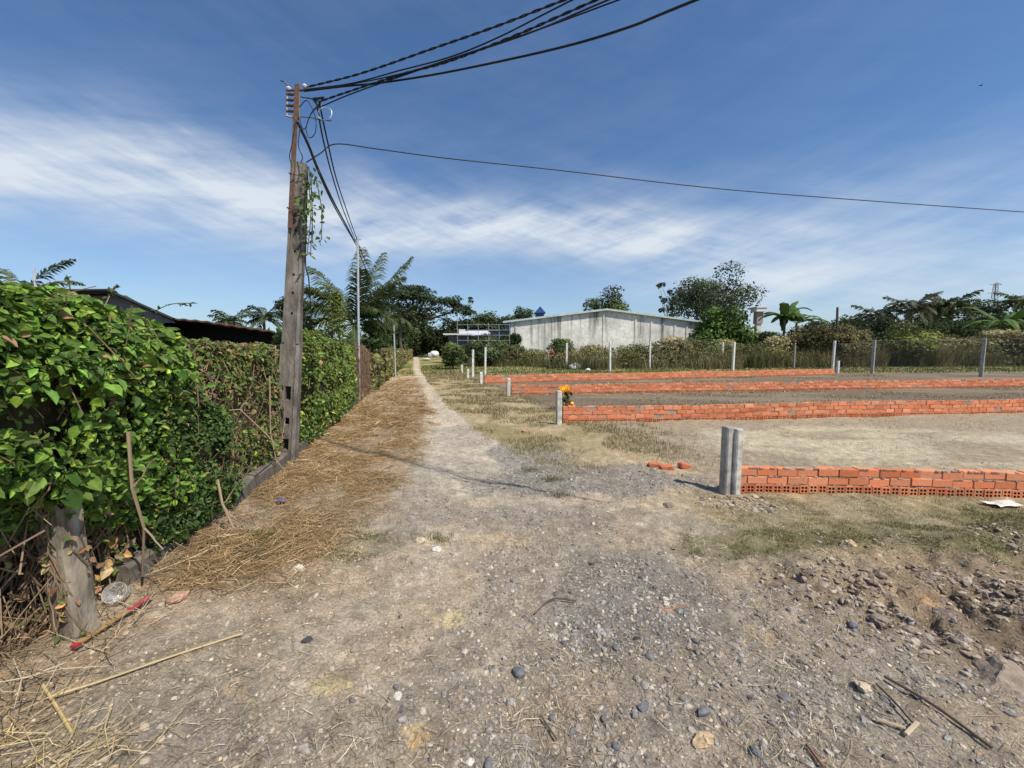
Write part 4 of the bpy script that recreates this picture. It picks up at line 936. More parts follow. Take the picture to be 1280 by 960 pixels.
# scraps on the ground
def flat_scrap(px, py, w_, d_, rot, colr, label, cat, name, mat='plain', lift=.02):
    q = G(px, py); b = MB(); n = 6; g = np.linspace(-.5, .5, n); XX, YY = np.meshgrid(g, g); X = XX.ravel() * w_ * (1 + .25 * YY.ravel()); Yv = YY.ravel() * d_
    Zv = .25 * d_ * (fbm(XX.ravel() * 3 + px, YY.ravel() * 3, 1, 2, 4) - .4); ca, sa = math.cos(rot), math.sin(rot)
    V = np.stack([X * ca - Yv * sa, X * sa + Yv * ca, Zv], 1); f = [[i * n + j, i * n + j + 1, (i + 1) * n + j + 1, (i + 1) * n + j] for i in range(n - 1) for j in range(n - 1)]
    b.add(V, f, colr); o = b.build(name, M[mat]); o.location = (q[0], q[1], gz(q[0], q[1]) + lift); tag(o, label, cat)
flat_scrap(1254, 631, .30, .14, .1, (.66, .62, .54), 'white flat scrap lying in front of the nearest brick wall', 'scrap', 'paper_scrap')
flat_scrap(352, 632, .08, .06, .5, (.12, .10, .28), 'small crumpled blue plastic wrapper on the straw', 'wrapper', 'plastic_wrapper', lift=.05)
flat_scrap(408, 549, .12, .07, 1.0, (.5, .48, .44), 'pale grey rubble flake on straw near the footing', 'scrap', 'rubble_flake', lift=.03)
for px, py, lab in ((818, 583, 'left one of the broken orange bricks on the gravel'), (833, 586, 'middle one of the broken orange bricks on the gravel'), (856, 584, 'right one of the broken orange bricks on the gravel')):
    q = G(px, py); b = MB(); s0 = np.array([.09, .045, .035]); v, f = ICO2; v = np.sign(v) * np.abs(v) ** .45 * s0 * (1 + rng.normal(0, .05, (len(v), 1))); b.add(v, f, (.50, .16, .085)); o = b.build('broken_brick', M['brick']); o.location = (q[0], q[1], gz(q[0], q[1]) + .02); o.rotation_euler = (random.uniform(-.3, .3), random.uniform(-.3, .3), random.uniform(-.6, .6)); tag(o, lab, 'brick', 'broken orange bricks')

def lath():
    a = G(93, 826); c = G(189, 757); a[2] = gz(a[0], a[1]) + .035; c[2] = gz(c[0], c[1]) + .04; d = c - a; L = np.linalg.norm(d); d /= L; s = unit(np.cross(d, [0, 0, 1.0])); u = np.cross(s, d)
    root = empty('wooden_lath', a, 'weathered wooden lath with red painted ends lying by the hedge foot', 'lath')
    def seg(t0, t1, w_, th, c_, nm, mat='paint'):
        b = MB(); b.box((t0 * L, -w_ / 2, -th / 2), (t1 * L, w_ / 2, th / 2), c_, lambda v: a + v[:, :1] * d + v[:, 1:2] * s + v[:, 2:] * u); b.build(nm, M[mat], root, a)
    seg(.06, .66, .024, .007, (.36, .23, .10), 'bare_wood'); seg(0, .06, .03, .012, (.42, .03, .045), 'painted_tip'); seg(.66, 1, .027, .010, (.46, .07, .09), 'painted_tip')
lath()
def cup():
    q = G(150, 764); z = gz(q[0], q[1]) + .06; c = np.array([q[0] + .0, q[1], z]); ax = unit(np.array([.25, -.55, .35])); a = unit(np.cross(ax, [0, 0, 1.0])); b2 = np.cross(ax, a)
    n = 28; th = np.arange(n) * 2 * PI / n; rings = [(0, 0.0001), (0, .036), (.004, .038), (.05, .043), (.10, .049), (.112, .052), (.112, .0545), (.108, .0545)]
    V = []
    for t, r in rings: V += [c + ax * (t - .06) + r * (math.cos(q_) * a + math.sin(q_) * b2) for q_ in th]
    f = [[i * n + j, i * n + (j + 1) % n, (i + 1) * n + (j + 1) % n, (i + 1) * n + j] for i in range(len(rings) - 1) for j in range(n)]
    b = MB(); b.add(V, f); o = b.build('plastic_cup', M['cup'], None, c, True); tag(o, 'clear plastic cup lying tipped beside the old concrete post', 'cup')
cup()
def sticks():
    def st(pts, r, c, label, name='stick'):
        P = np.array([[*G(*p)[:2], 0] for p in pts]); P[:, 2] = [gz(p[0], p[1]) + .018 for p in P]; b = MB(); b.tube(smooth(P, 12), r, 6, c); o = b.build(name, M['dry'], None, P[0]); tag(o, label, 'stick')
    st([(60, 880), (130, 856), (215, 826), (303, 794)], .0048, (.62, .50, .27), 'long pale reed stalk lying across the dirt at lower left', 'reed_stalk')
    st([(55, 868), (75, 895), (90, 918)], .006, (.55, .42, .2), 'short yellow straw stalk crossing the reed pile at lower left', 'reed_stalk')
    st([(1105, 850), (1165, 885), (1240, 937)], .006, (.14, .10, .07), 'long dark brown stick lying in the churned soil')
    st([(1095, 858), (1120, 882), (1140, 905)], .0045, (.16, .115, .08), 'shorter dark stick beside the long brown one')
    st([(1096, 898), (1132, 910)], .006, (.5, .4, .27), 'pale split wood sliver below the dark sticks', 'wood_sliver'); st([(1132, 918), (1146, 906)], .008, (.55, .45, .31), 'short pale wood chip right of the split sliver', 'wood_sliver')
    st([(668, 762), (690, 747), (720, 749)], .005, (.13, .10, .075), 'curved dark twig on the gravel in the middle of the path', 'twig'); st([(676, 885), (696, 912)], .004, (.15, .11, .08), 'short dark twig on the bottom middle of the path', 'twig')
    st([(1008, 935), (1030, 962)], .006, (.24, .12, .08), 'reddish twig at the bottom edge of the picture', 'twig')
sticks()

# ---------------------------------------------------------------- warehouse and other buildings
def warehouse():
    Yf = 48.0; A = at(638, 402, Yf); Pk = at(758, 387.5, Yf + .6); E = at(888, 404.5, Yf + 1.2); zA, zP, zE = A[2], Pk[2], E[2]; o = (A[0], A[1], 0)
    root = empty('warehouse', o, 'long pale concrete warehouse with stained gable wall and green roof edge', 'warehouse')
    dp = np.array([-.02, 26.0, 0]); b = MB()
    V = [[A[0], A[1], -.3], [E[0], E[1], -.3], [E[0], E[1], zE], [Pk[0], Pk[1], zP], [A[0], A[1], zA]]; V2 = [list(np.array(p) + dp) for p in V]
    b.add(V + V2, [[0, 1, 6, 5], [1, 2, 7, 6], [4, 0, 5, 9]]); b.f.append(np.array([[4, 3, 2, 1, 0][::-1], [5, 6, 7, 8, 9][::-1]])); b.build('wall', M['render'], root, o)
    d = E - A
    for t in (.025, .46, .62, .70, .76, .82, .88, .94, .985):
        b = MB(); p = A + d * t; zt = np.interp(p[0], [A[0], Pk[0], E[0]], [zA, zP, zE]) - .25; b.box((p[0] - .10, p[1] - .07, -.2), (p[0] + .10, p[1] + .12, zt), (.33, .32, .29)); b.build('pilaster', M['render'], root, o)
    b = MB(); ov = np.array([0, -.35, 0]); th = .10
    for p, q in ((A + [-.9, 0, -.13], Pk), (Pk, E + [.5, 0, -.06])):
        v = []
        for s in (p, q):
            for k in (ov, dp): v += [s + k + [0, 0, .04], s + k + [0, 0, .04 + th]]
        v = np.array(v)[:, :3]; v[:, 2] = v[:, 2]; b.add(v, [[0, 4, 5, 1], [2, 3, 7, 6], [1, 5, 7, 3], [0, 2, 6, 4], [0, 1, 3, 2], [4, 6, 7, 5]], (.30, .46, .40))
    b.build('roof', M['sheet'], root, o)
    b = MB()
    for p, q in ((A + [-.9, 0, -.13], Pk), (Pk, E + [.5, 0, -.06])):
        v = [p + ov + [0, -.03, -.06], q + ov + [0, -.03, -.06], q + ov + [0, -.03, .16], p + ov + [0, -.03, .16], p + ov + [0, 0, -.06], q + ov + [0, 0, -.06], q + ov + [0, 0, .16], p + ov + [0, 0, .16]]
        b.add(v, [[0, 1, 2, 3], [3, 2, 6, 7], [0, 4, 5, 1]], (.50, .58, .54))
    b.build('fascia', M['sheet'], root, o)
    b = MB(); q = A + np.array([-1.6, .6, 0]); b.box((q[0] - 1.2, q[1], 3.9), (q[0] + 1.55, q[1] + 20, 4.05), (.16, .2, .25)); b.box((q[0] - .9, q[1] + .3, -.2), (q[0] + 1.5, q[1] + 19, 3.88), (.16, .17, .17)); b.build('lean_to', M['sheet'], root, o)
warehouse()
def small_house():
    c = at(675, 398, 80); o = (c[0], c[1], 0); root = empty('blue_house', o, 'small blue steep gabled roof peeking above the warehouse', 'house'); zt = at(675, 383, 80)[2]; b = MB(); b.box((c[0] - .8, c[1], -.2), (c[0] + .8, c[1] + 3, zt - 1.1), (.05, .10, .22)); b.build('wall', M['sheet'], root, o)
    b = MB(); x, y, h = c[0], c[1], zt; b.add([[x - 1.15, y - .3, h - 1.3], [x + 1.15, y - .3, h - 1.3], [x, y - .3, h], [x - 1.15, y + 3, h - 1.3], [x + 1.15, y + 3, h - 1.3], [x, y + 3, h]], [[0, 2, 5, 3], [2, 1, 4, 5], [0, 3, 4, 1]], (.03, .10, .26)); b.f.append(np.array([[0, 1, 2], [4, 3, 5]]) + b.n - 6); b.build('roof', M['sheet'], root, o)
small_house()
def tank_tower():
    Y = 55; c = at(946, 430, Y); o = (c[0], c[1], 0); root = empty('water_tower', o, 'white water tank on a slim white pillar beside the big tree', 'tower'); z1 = at(946, 405, Y)[2]; z2 = at(946, 390, Y)[2]; z3 = at(946, 384, Y)[2]
    b = MB(); b.box((c[0] - .3, c[1] - .3, -.2), (c[0] + .3, c[1] + .3, z1), (.62, .60, .56)); b.build('pillar', M['plain'], root, o)
    b = MB(); b.box((c[0] - .42, c[1] - .42, z1 + .01), (c[0] + .42, c[1] + .42, z2), (.34, .27, .24)); b.build('support', M['plain'], root, o)
    b = MB(); b.box((c[0] - .7, c[1] - .7, z2 + .01), (c[0] + .7, c[1] + .7, z3 - .15), (.74, .74, .73)); b.box((c[0] - .8, c[1] - .8, z3 - .14), (c[0] + .8, c[1] + .8, z3), (.70, .70, .69)); b.build('tank', M['plain'], root, o)
tank_tower()
def rail_fence():
    Y = 42; x0 = at(572, 440, Y)[0]; x1 = at(637, 440, Y)[0]; zt = at(600, 406, Y)[2]; o = (x0, Y, 0); root = empty('railing_fence', o, 'tall white tubular railing fence left of the warehouse', 'fence')
    for k, x in enumerate(np.linspace(x0, x1, 6)): b = MB(); b.tube([[x, Y, -.1], [x, Y, zt + (.9 if k == 0 else .1)]], .026, 6, (.45, .47, .48)); b.build('post', M['steel'], root, o)
    for z in np.linspace(zt - 2.2, zt, 5): b = MB(); b.tube([[x0, Y - .05, z], [x1, Y - .05, z]], .015, 5, (.45, .47, .49)); b.build('rail', M['steel'], root, o)
rail_fence()
def hut():
    Y = 47; c = at(575, 417, Y); o = (c[0], c[1], 0); root = empty('small_hut', o, 'low hut with a flat white roof at the far left of the railing', 'hut'); b = MB(); b.box((c[0] - 1.4, Y, -.1), (c[0] + 1.0, Y + 3, c[2] - .2), (.10, .11, .12)); b.build('wall', M['plain'], root, o)
    b = MB(); b.box((c[0] - 1.9, Y - .6, c[2] - .17), (c[0] + 1.4, Y + 3.5, c[2]), (.72, .73, .74)); b.box((c[0] - .1, Y - .2, c[2] + .02), (c[0] + .6, Y + .5, c[2] + .5), (.7, .7, .7)); b.build('roof', M['plain'], root, o)
    c = at(612, 412, 60); b = MB(); o = (c[0], c[1], 0); root = empty('small_shed', o, 'low shed with a pale roof seen behind the railing fence', 'shed'); b.box((c[0] - 3.4, 60, -.1), (c[0] + 3.0, 64, c[2] - .7), (.10, .11, .13)); b.build('wall', M['plain'], root, o)
    b = MB(); b.add([[c[0] - 4, 59, c[2] - .9], [c[0] + 3.6, 59, c[2] - .9], [c[0] + 3.6, 65, c[2]], [c[0] - 4, 65, c[2]], [c[0] - 4, 59, c[2] - .8], [c[0] + 3.6, 59, c[2] - .8], [c[0] + 3.6, 65, c[2] + .1], [c[0] - 4, 65, c[2] + .1]], [[3, 2, 1, 0], [4, 5, 6, 7], [0, 1, 5, 4], [1, 2, 6, 5], [2, 3, 7, 6], [3, 0, 4, 7]], (.55, .58, .62)); b.build('roof', M['sheet'], root, o)
hut()
def corrugated(b, prof, y0, y1, c, th=.03, per=.2, sk=0.0):
    """profile polyline (x,z) extruded along y as a thin sheet with ribs"""
    P = []
    for (x0, z0), (x1, z1) in zip(prof[:-1], prof[1:]):
        L = math.hypot(x1 - x0, z1 - z0); n = max(2, int(L / per) * 2)
        for k in range(n): t = k / n; P.append((x0 + (x1 - x0) * t, z0 + (z1 - z0) * t + (.018 if k % 2 else 0)))
    P.append(prof[-1]); n = len(P); V = []
    for x, z in P: V += [[x, y0, z], [x + sk * (y1 - y0), y1, z], [x, y0, z - th], [x + sk * (y1 - y0), y1, z - th]]
    f = []
    for i in range(n - 1): a, b_ = 4 * i, 4 * i + 4; f += [[a, b_, b_ + 1, a + 1], [a + 3, b_ + 3, b_ + 2, a + 2], [a + 2, b_ + 2, b_, a], [a + 1, b_ + 1, b_ + 3, a + 3]]
    b.add(V, f, c)
def left_sheds():
    Y = 7.0; pr = [at(x, y, Y) for x, y in ((-30, 400), (45, 364), (135, 363), (217, 399))]; o = (pr[1][0], Y, 0)
    root = empty('roadside_shed', o, 'grey sheet roofed shed rising behind the big vine hedge', 'shed'); b = MB(); corrugated(b, [(p[0], p[2]) for p in pr], Y, Y + 5, (.10, .085, .075), sk=-.85); b.build('roof', M['sheet'], root, o)
    b = MB(); b.box((pr[0][0] + .5, Y + .3, -.1), (pr[3][0] - .25, Y + 4.8, pr[3][2] - .05), (.09, .08, .07), lambda v: v + np.array([-.85, 0, 0]) * (v[:, 1:2] - Y)); b.add([[pr[1][0] - .6, Y + .32, pr[3][2] - .04], [pr[3][0] - .25, Y + .32, pr[3][2] - .04], [pr[2][0], Y + .32, pr[2][2] - .04], [pr[1][0], Y + .32, pr[1][2] - .04]], [[0, 1, 2, 3]], (.20, .22, .23)); b.build('wall', M['plain'], root, o)
    b = MB(); q = [at(x, y, Y - .03) for x, y in ((-30, 400), (45, 364), (135, 363), (217, 399))]; b.tube(q, .03, 5, (.03, .03, .03)); b.build('gable_trim', M['plain'], root, o)
    Y = 7.6; pr = [at(x, y, Y) for x, y in ((192, 396), (262, 402), (352, 415))]; o = (pr[1][0], Y, 0)
    root = empty('open_shed', o, 'low open shed with dark interior behind the withered creeper', 'shed'); b = MB(); corrugated(b, [(p[0], p[2]) for p in pr], Y - .2, Y + 6, (.16, .09, .07), sk=-.66); b.build('roof', M['sheet'], root, o)
    b = MB(); V = [[pr[0][0] - .6, Y + .5, 0], [pr[2][0] - .15, Y + .5, 0], [pr[2][0] - .15, Y + .5, pr[2][2] - .04], [pr[1][0], Y + .5, pr[1][2] - .04], [pr[0][0] - .6, Y + .5, pr[0][2] - .04]]; b.add(V + [[p[0], p[1] + .1, p[2]] for p in V], [[0, 4, 9, 5], [1, 2, 7, 6]], (.012, .011, .010)); b.f.append(np.array([[0, 1, 2, 3, 4], [9, 8, 7, 6, 5]]) + b.n - 10); pass; b.build('shade_back_wall', M['plain'], root, o)  # near-black colour stands for the shade under the open roof
    for x in (pr[0][0] + .1, pr[2][0] - .1): b = MB(); b.tube([[x, Y, -.1], [x, Y, pr[2][2] - .05]], .05, 6, (.10, .08, .06)); b.build('post', M['bark'], root, o)
    Y = 9.5; pr = [at(x, y, Y) for x, y in ((322, 413), (352, 416), (380, 424))]; o = (pr[1][0], Y, 0)
    root = empty('lean_to_shed', o, 'pale grey lean-to roof just left of the concrete pole', 'shed'); b = MB(); corrugated(b, [(p[0], p[2]) for p in pr], Y - .2, Y + 4, (.42, .44, .47), sk=-.58); b.build('roof', M['sheet'], root, o)
    b = MB(); b.box((pr[0][0] + .1, Y + .4, -.1), (pr[2][0] - .1, Y + 3.8, pr[2][2] - .05), (.05, .045, .04), lambda v: v + np.array([-.58, 0, 0]) * (v[:, 1:2] - Y)); b.build('wall', M['plain'], root, o)
    p = at(42, 335, 11); b = MB(); b.tube([[p[0], p[1], -.1], p], .03, 6, (.6, .62, .64)); o = b.build('steel_pole', M['steel'], None, (p[0], p[1], 0)); tag(o, 'thin pale mast rising in front of the palm at the left edge', 'pole')
left_sheds()

# ---------------------------------------------------------------- trees, palms, bushes
def clumps(b, cs, rs, n, size, colr, alt=None, palt=0, shade=.5, squash=.75, hollow=.5):
    cs = np.asarray(cs, float); rs = np.asarray(rs, float); p = rs ** 2; k = rng.choice(len(cs), n, p=p / p.sum())
    d = unit(rng.normal(size=(n, 3))); d[:, 2] = np.where((d[:, 2] < -.3) & (rng.random(n) < .6), -d[:, 2], d[:, 2])
    rr = (hollow + (1 - hollow) * rng.random(n) ** .6) * (1 + rng.normal(0, .10, n)); P = cs[k] + d * (rs[k] * rr)[:, None] * np.array([1, 1, squash])
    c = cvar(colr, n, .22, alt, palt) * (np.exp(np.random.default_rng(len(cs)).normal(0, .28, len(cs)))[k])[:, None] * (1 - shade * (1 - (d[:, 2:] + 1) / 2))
    leaves(b, P, d + rng.normal(0, .6, (n, 3)) + [0, 0, .3], size * np.exp(rng.normal(0, .25, n)), c, .6, .12, .4, True)
DG = (.055, .078, .026)
def tree(name, label, px, ptop, Y, wpx, n=5000, size=.3, colr=DG, alt=None, palt=0, shape='round', nc=26, trunk=.25, base=0.35, group=None, squash=.75, cat='tree', seed=0, crad=.22, lean=0):
    r = np.random.default_rng(seed + int(px)); T = at(px, ptop, Y); W = wpx / F * Y / 2; x, y, h = T[0], T[1], T[2]
    root = empty(name, (x, y, 0), label, cat, group); o = (x, y, 0)
    zc = h * base; cs = []; rs = []
    for _ in range(nc):
        if shape == 'umbrella':
            a = r.random() * 2 * PI; q = math.sqrt(r.random()); px_ = W * q * math.cos(a); py_ = W * q * math.sin(a) * .8
            z = h * (.97 - .33 * q ** 2.2) - r.random() * h * .18 - W * crad * .4; rad = W * crad * r.uniform(.6, 1.1)
        elif shape == 'cone':
            t = r.random(); z = zc + (h - zc) * t * .95; q = W * (1 - t) ** .8 * r.uniform(.2, 1); a = r.random() * 2 * PI; px_, py_ = q * math.cos(a), q * math.sin(a); rad = W * crad * (1.2 - t * .8)
        elif shape == 'open':
            d = unit(r.normal(size=3)); q = r.uniform(.45, 1.0); px_, py_ = d[0] * W * q * .95, d[1] * W * q * .95; z = (h + zc) / 2 + d[2] * (h - zc) / 2 * q * .9; rad = W * crad * r.uniform(.5, 1.1)
        else:
            d = unit(r.normal(size=3)); q = r.uniform(.3, .85); px_, py_ = d[0] * W * q, d[1] * W * q; z = (h + zc) / 2 + d[2] * (h - zc) / 2 * q; rad = W * crad * r.uniform(.8, 1.5)
        cs.append((x + px_, y + py_, max(z, rad * .5))); rs.append(rad)
    tb = MB(); tt = max(zc, h * .25); tp = np.array([x + lean, y, tt]); limb(tb, [x, y, -.2], tp, trunk, trunk * .7, c=(.10, .085, .065), jit=.01, n=8)
    for i in range(0, nc, 2 if nc > 16 else 1): limb(tb, tp + [0, 0, -r.random() * tt * .3], cs[i], trunk * .4, trunk * .08, sag=-.06, c=(.09, .075, .058), jit=.03, n=5)
    tb.build('trunk', M['bark'], root, o)
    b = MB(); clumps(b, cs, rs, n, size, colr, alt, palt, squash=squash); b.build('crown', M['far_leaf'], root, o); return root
tree('rain_tree', 'wide umbrella crowned rain tree at the end of the path', 517, 349, 100, 128, 9000, .56, (.042, .060, .024), shape='umbrella', nc=70, trunk=.7, base=.5, crad=.20, squash=.45)
tree('feathery_tree', 'slim feathery grey green tree between the rain tree and the warehouse', 588, 370, 88, 44, 2600, .46, (.060, .080, .040), shape='cone', nc=26, crad=.34, base=.2)
tree('spreading_tree', 'low spreading feathery tree behind the shed left of the blue roof', 652, 381, 78, 66, 2600, .4, (.055, .070, .035), shape='umbrella', nc=22, crad=.26, base=.5)
tree('bushy_tree', 'round olive green tree rising behind the warehouse ridge', 759, 361, 82, 66, 4200, .42, (.060, .075, .022), shape='round', nc=18, crad=.36, base=.45, squash=.85)
tree('big_tree', 'big ragged dark tree standing at the right end of the warehouse', 893, 331, 58, 112, 9000, .34, (.055, .072, .030), (.085, .095, .06), .3, 'round', 40, .4, .25, crad=.26, squash=.8)
tree('scraggly_tree', 'thin scraggly tree leaning out left of the big ragged tree', 842, 342, 56, 50, 900, .30, (.050, .062, .032), shape='open', nc=16, crad=.2, base=.35, trunk=.14)
tree('bamboo_clump', 'bright green feathery bamboo clump below the big ragged tree', 905, 378, 46, 78, 4200, .42, (.060, .105, .022), (.085, .12, .03), .3, 'round', 18, .12, .1, crad=.36, cat='bamboo')
tree('broad_tree', 'broad dark dome shaped tree left of the distant pylon', 1206, 367, 85, 84, 5200, .5, (.045, .06, .028), shape='umbrella', nc=34, crad=.28, base=.3, squash=.7)
tree('tall_tree', 'dark tree cut by the right edge below the telephone wire', 1292, 361, 60, 60, 2600, .4, (.035, .05, .02), shape='open', nc=20, crad=.3, base=.3)
tree('bushy_tree', 'bushy dark tree half hidden behind the concrete pole', 368, 362, 45, 46, 3000, .3, (.040, .058, .024), shape='round', nc=18, crad=.36, base=.3)
tree('bushy_tree', 'small grey green tree just right of the concrete pole', 391, 398, 50, 22, 1500, .3, (.050, .065, .032), shape='round', nc=12, crad=.38, base=.3)
for i, (px, pt, Y, wd, c, lab) in enumerate(((598, 392, 84, 56, (.045, .062, .026), 'leafy tree rising behind the middle of the white railing fence'), (628, 399, 88, 40, (.050, .066, .028), 'lower leafy tree next to the left end of the warehouse roof'), (1072, 394, 80, 60, (.048, .062, .028), 'soft green tree at the left end of the palms on the right'),
        (1145, 396, 78, 80, (.050, .066, .026), 'wide soft green tree filling in below the dry fronded palm'), (1250, 388, 82, 70, (.045, .060, .026), 'dense green tree standing under the distant pylon'), (1030, 402, 80, 46, (.050, .064, .028), 'low green tree just right of the banana plant'), (535, 405, 96, 50, (.035, .050, .018), 'dark thicket under the rain tree just left of the path end'), (508, 408, 88, 44, (.045, .062, .022), 'dark bushy thicket left of the path end below the rain tree'), (556, 416, 104, 34, (.040, .055, .020), 'shadowy bush right behind the white sand heap'), (472, 400, 30, 40, (.05, .075, .022), 'leafy bush behind the far end of the brown twig panel'), (518, 392, 96, 70, (.035, .050, .018), 'tall dark thicket filling the space under the rain tree crown'), (566, 398, 98, 44, (.045, .06, .024), 'dark tall thicket right of the rain tree behind the hut'), (488, 392, 40, 50, (.045, .066, .022), 'dark leafy thicket behind the short thin steel pole'))):
    tree('thicket', lab, px, pt, Y, wd, 4200, .34 * max(1, Y / 50), c, shape='round', nc=20, crad=.42, base=.08, cat='bush', seed=i, trunk=.1)
for i, (px, pt, Y, wd, c, sz, lab) in enumerate((
    (566, 428, 32, 40, (.070, .095, .030), .14, 'green roadside bush at the right of the path end'), (600, 432, 37, 52, (.055, .075, .028), .16, 'dark green bush below the white railing fence'), (632, 430, 41, 50, (.060, .080, .030), .16, 'green bush at the left corner of the warehouse'),
    (640, 412, 44, 30, (.035, .055, .018), .2, 'dark leafy bush standing against the railing fence'), (610, 414, 45, 46, (.045, .065, .022), .2, 'dark shrub row behind the white railing fence'), (702, 423, 40, 34, (.09, .115, .04), .15, 'light green shrub against the middle of the warehouse wall'),
    (1058, 408, 36, 60, (.125, .110, .050), .16, 'brownish dry shrub below the dead stub post'), (1005, 402, 38, 56, (.11, .10, .045), .16, 'olive brown shrub under the banana plant'), (1140, 405, 36, 66, (.120, .130, .038), .17, 'yellow green spreading shrub behind the chain link fence'),
    (880, 424, 38, 70, (.085, .105, .035), .16, 'green brush under the bamboo clump'), (1195, 398, 52, 70, (.035, .050, .016), .24, 'dark rounded bush right of the yellow green shrub'), (1100, 398, 56, 60, (.040, .052, .022), .24, 'dark bush below the left palms on the right side'), (1240, 408, 48, 60, (.075, .085, .030), .2, 'olive bush near the right banana plant'), (1270, 398, 52, 50, (.05, .07, .022), .22, 'dark green bush at the right edge'), (955, 408, 50, 44, (.035, .05, .018), .2, 'dark bush beside the white pillar'))):
    tree('bush', lab, px, pt, Y, wd, 4200, sz * 1.3, c, shape='round', nc=18, crad=.40, base=.05, cat='bush', seed=40 + i, trunk=.06)

def frond(P0, dirh, L, rise, droop, n=16, wl=.5, colr=(.06, .085, .022), b=None, s=None, dens=26, wid=1.0):
    """feather leaf: curved rachis with two rows of hanging leaflets"""
    t = np.linspace(0, 1, n); h = np.array([math.cos(dirh), math.sin(dirh), 0]); R = P0 + h * (L * (t - .25 * t * t * droop))[:, None] + np.array([0, 0, 1.0]) * (L * (rise * t - droop * t ** 2))[:, None]
    s.tube(R, np.linspace(.03, .006, n) * (L / 3), 4, np.array([.16, .17, .06]), False)
    T = unit(np.gradient(R, axis=0)); side = unit(np.cross(T, [0, 0, 1.0] + h * .01)); nrm = np.cross(side, T)
    k = dens; tt = np.linspace(.10, .99, k)
    for sg in (-1, 1):
        p = np.stack([np.interp(tt, t, R[:, i]) for i in range(3)], 1); Ti = np.stack([np.interp(tt, t, T[:, i]) for i in range(3)], 1); Si = np.stack([np.interp(tt, t, side[:, i]) for i in range(3)], 1); Ni = np.stack([np.interp(tt, t, nrm[:, i]) for i in range(3)], 1)
        ll = wl * L * (np.sin(PI * (tt * .8 + .15)) ** .7)[:, None] * (1 + rng.normal(0, .08, (k, 1))); d1 = unit(Si * sg * .75 + Ti * .75 + np.array([0, 0, 1.0]) * (-.15 + rng.normal(0, .22, (k, 1)))); q = p + d1 * ll * .55; e = q + unit(d1 + np.array([0, 0, -.9])) * ll * .45; w_ = np.full((k, 1), max(.9 * L / k * 1.3, .05 * wid))
        v = np.stack([p - Ti * w_ * .4, p + Ti * w_ * .4, q + Ti * w_ * .5, q - Ti * w_ * .5, e], 1).reshape(-1, 3); c = np.repeat(cvar(colr, k, .2), 5, 0); kk = np.arange(k)[:, None] * 5
        b.add(v, kk + np.array([0, 1, 2, 3])[None], c); b.f.append(kk + np.array([3, 2, 4])[None] + b.n - 5 * k)
def palm(label, px, pc, Y, span, nf=14, colr=(.045, .062, .022), trunk=.18, group=None, split=False, name='palm_tree', dirs=None, dens=22, wl=.26):
    c = at(px, pc, Y); L = span / F * Y / 2; o = (c[0], c[1], 0); root = empty(name, o, label, 'palm', group)
    b = MB(); limb(b, [c[0] + .1, c[1], -.2], c, trunk, trunk * .7, c=(.13, .11, .085), jit=.008, n=8); b.build('trunk', M['bark'], root, o)
    B_, S_ = MB(), MB()
    for i in range(nf):
        if dirs: a, rise, dr, ls = dirs[i]
        else: a = i * 2.399 + random.uniform(-.3, .3); q = i / nf; rise, dr, ls = 1.25 - q * 1.2, .55 + q * .35, 1 - .1 * q
        if split: B_, S_ = MB(), MB()
        frond(c + [0, 0, .02], a, L * ls * 1.15, rise, dr, wl=wl, colr=colr, b=B_, s=S_, dens=dens)
        if split:
            fo = B_.build('frond', M['far_leaf'], root, o); S_.build('rachis', M['far_leaf'], fo, o)
    if not split:
        fo = B_.build('fronds', M['far_leaf'], root, o); S_.build('rachis', M['far_leaf'], fo, o)
palm('bushy young coconut palm behind the hedge right of the thin steel pole', 443, 407, 17.5, 128, 21, (.046, .064, .022), .16, None, True, 'coconut_palm',
     dirs=[(PI * .98, 1.35, .85, 1.15), (PI * .9, 1.6, .6, 1.0), (PI * 1.04, .95, .75, 1.1), (1.75, 1.75, .25, 1.0), (1.2, 1.9, .3, .85), (.45, 1.45, .30, 1.05), (.1, 1.35, .5, .95), (-.2, .7, .7, .95), (PI + .25, .6, .75, 1.0), (-.7, .9, .7, .9), (-1.6, .8, .8, .9), (PI + .8, .9, .7, .9), (.0, .25, .75, .8), (PI, .2, .8, .8), (-1.2, .3, .8, .7), (.7, .5, .6, .8), (2.4, 1.3, .5, .9), (-2.2, 1.2, .6, .85), (-.45, 1.2, .55, .95), (PI * 1.1, .95, .6, .95), (-1.0, 1.5, .5, .8), (1.5, 1.1, .6, .9)], dens=64, wl=.34)
gp2 = 'distant palms on the skyline'
palm('large arching palm at the far left edge behind the sheds', 22, 372, 15, 120, 13, (.055, .070, .032), .2, gp2, dens=34, wl=.2)
for px, pc, Y, sp, lab in ((287, 404, 40, 46, 'left palm of two peeking over the dark open shed'), (330, 400, 38, 50, 'right palm of two peeking over the dark open shed'), (500, 400, 34, 46, 'small dark palm in front of the rain tree'),
                          (1097, 398, 62, 50, 'pale short palm leftmost among the palms at right'), (1140, 388, 60, 54, 'tall dry fronded palm left of the broad dark tree'), (1168, 390, 66, 44, 'dark palm touching the left side of the broad tree'), (1192, 384, 64, 50, 'dark palm in front of the broad dark tree'), (1278, 380, 55, 46, 'palm at the right edge beside the banana plant')):
    palm(lab, px, pc, Y, sp, 17, (.045, .060, .025) if px != 1140 else (.075, .075, .045), .16, gp2, dens=24, wl=.33)

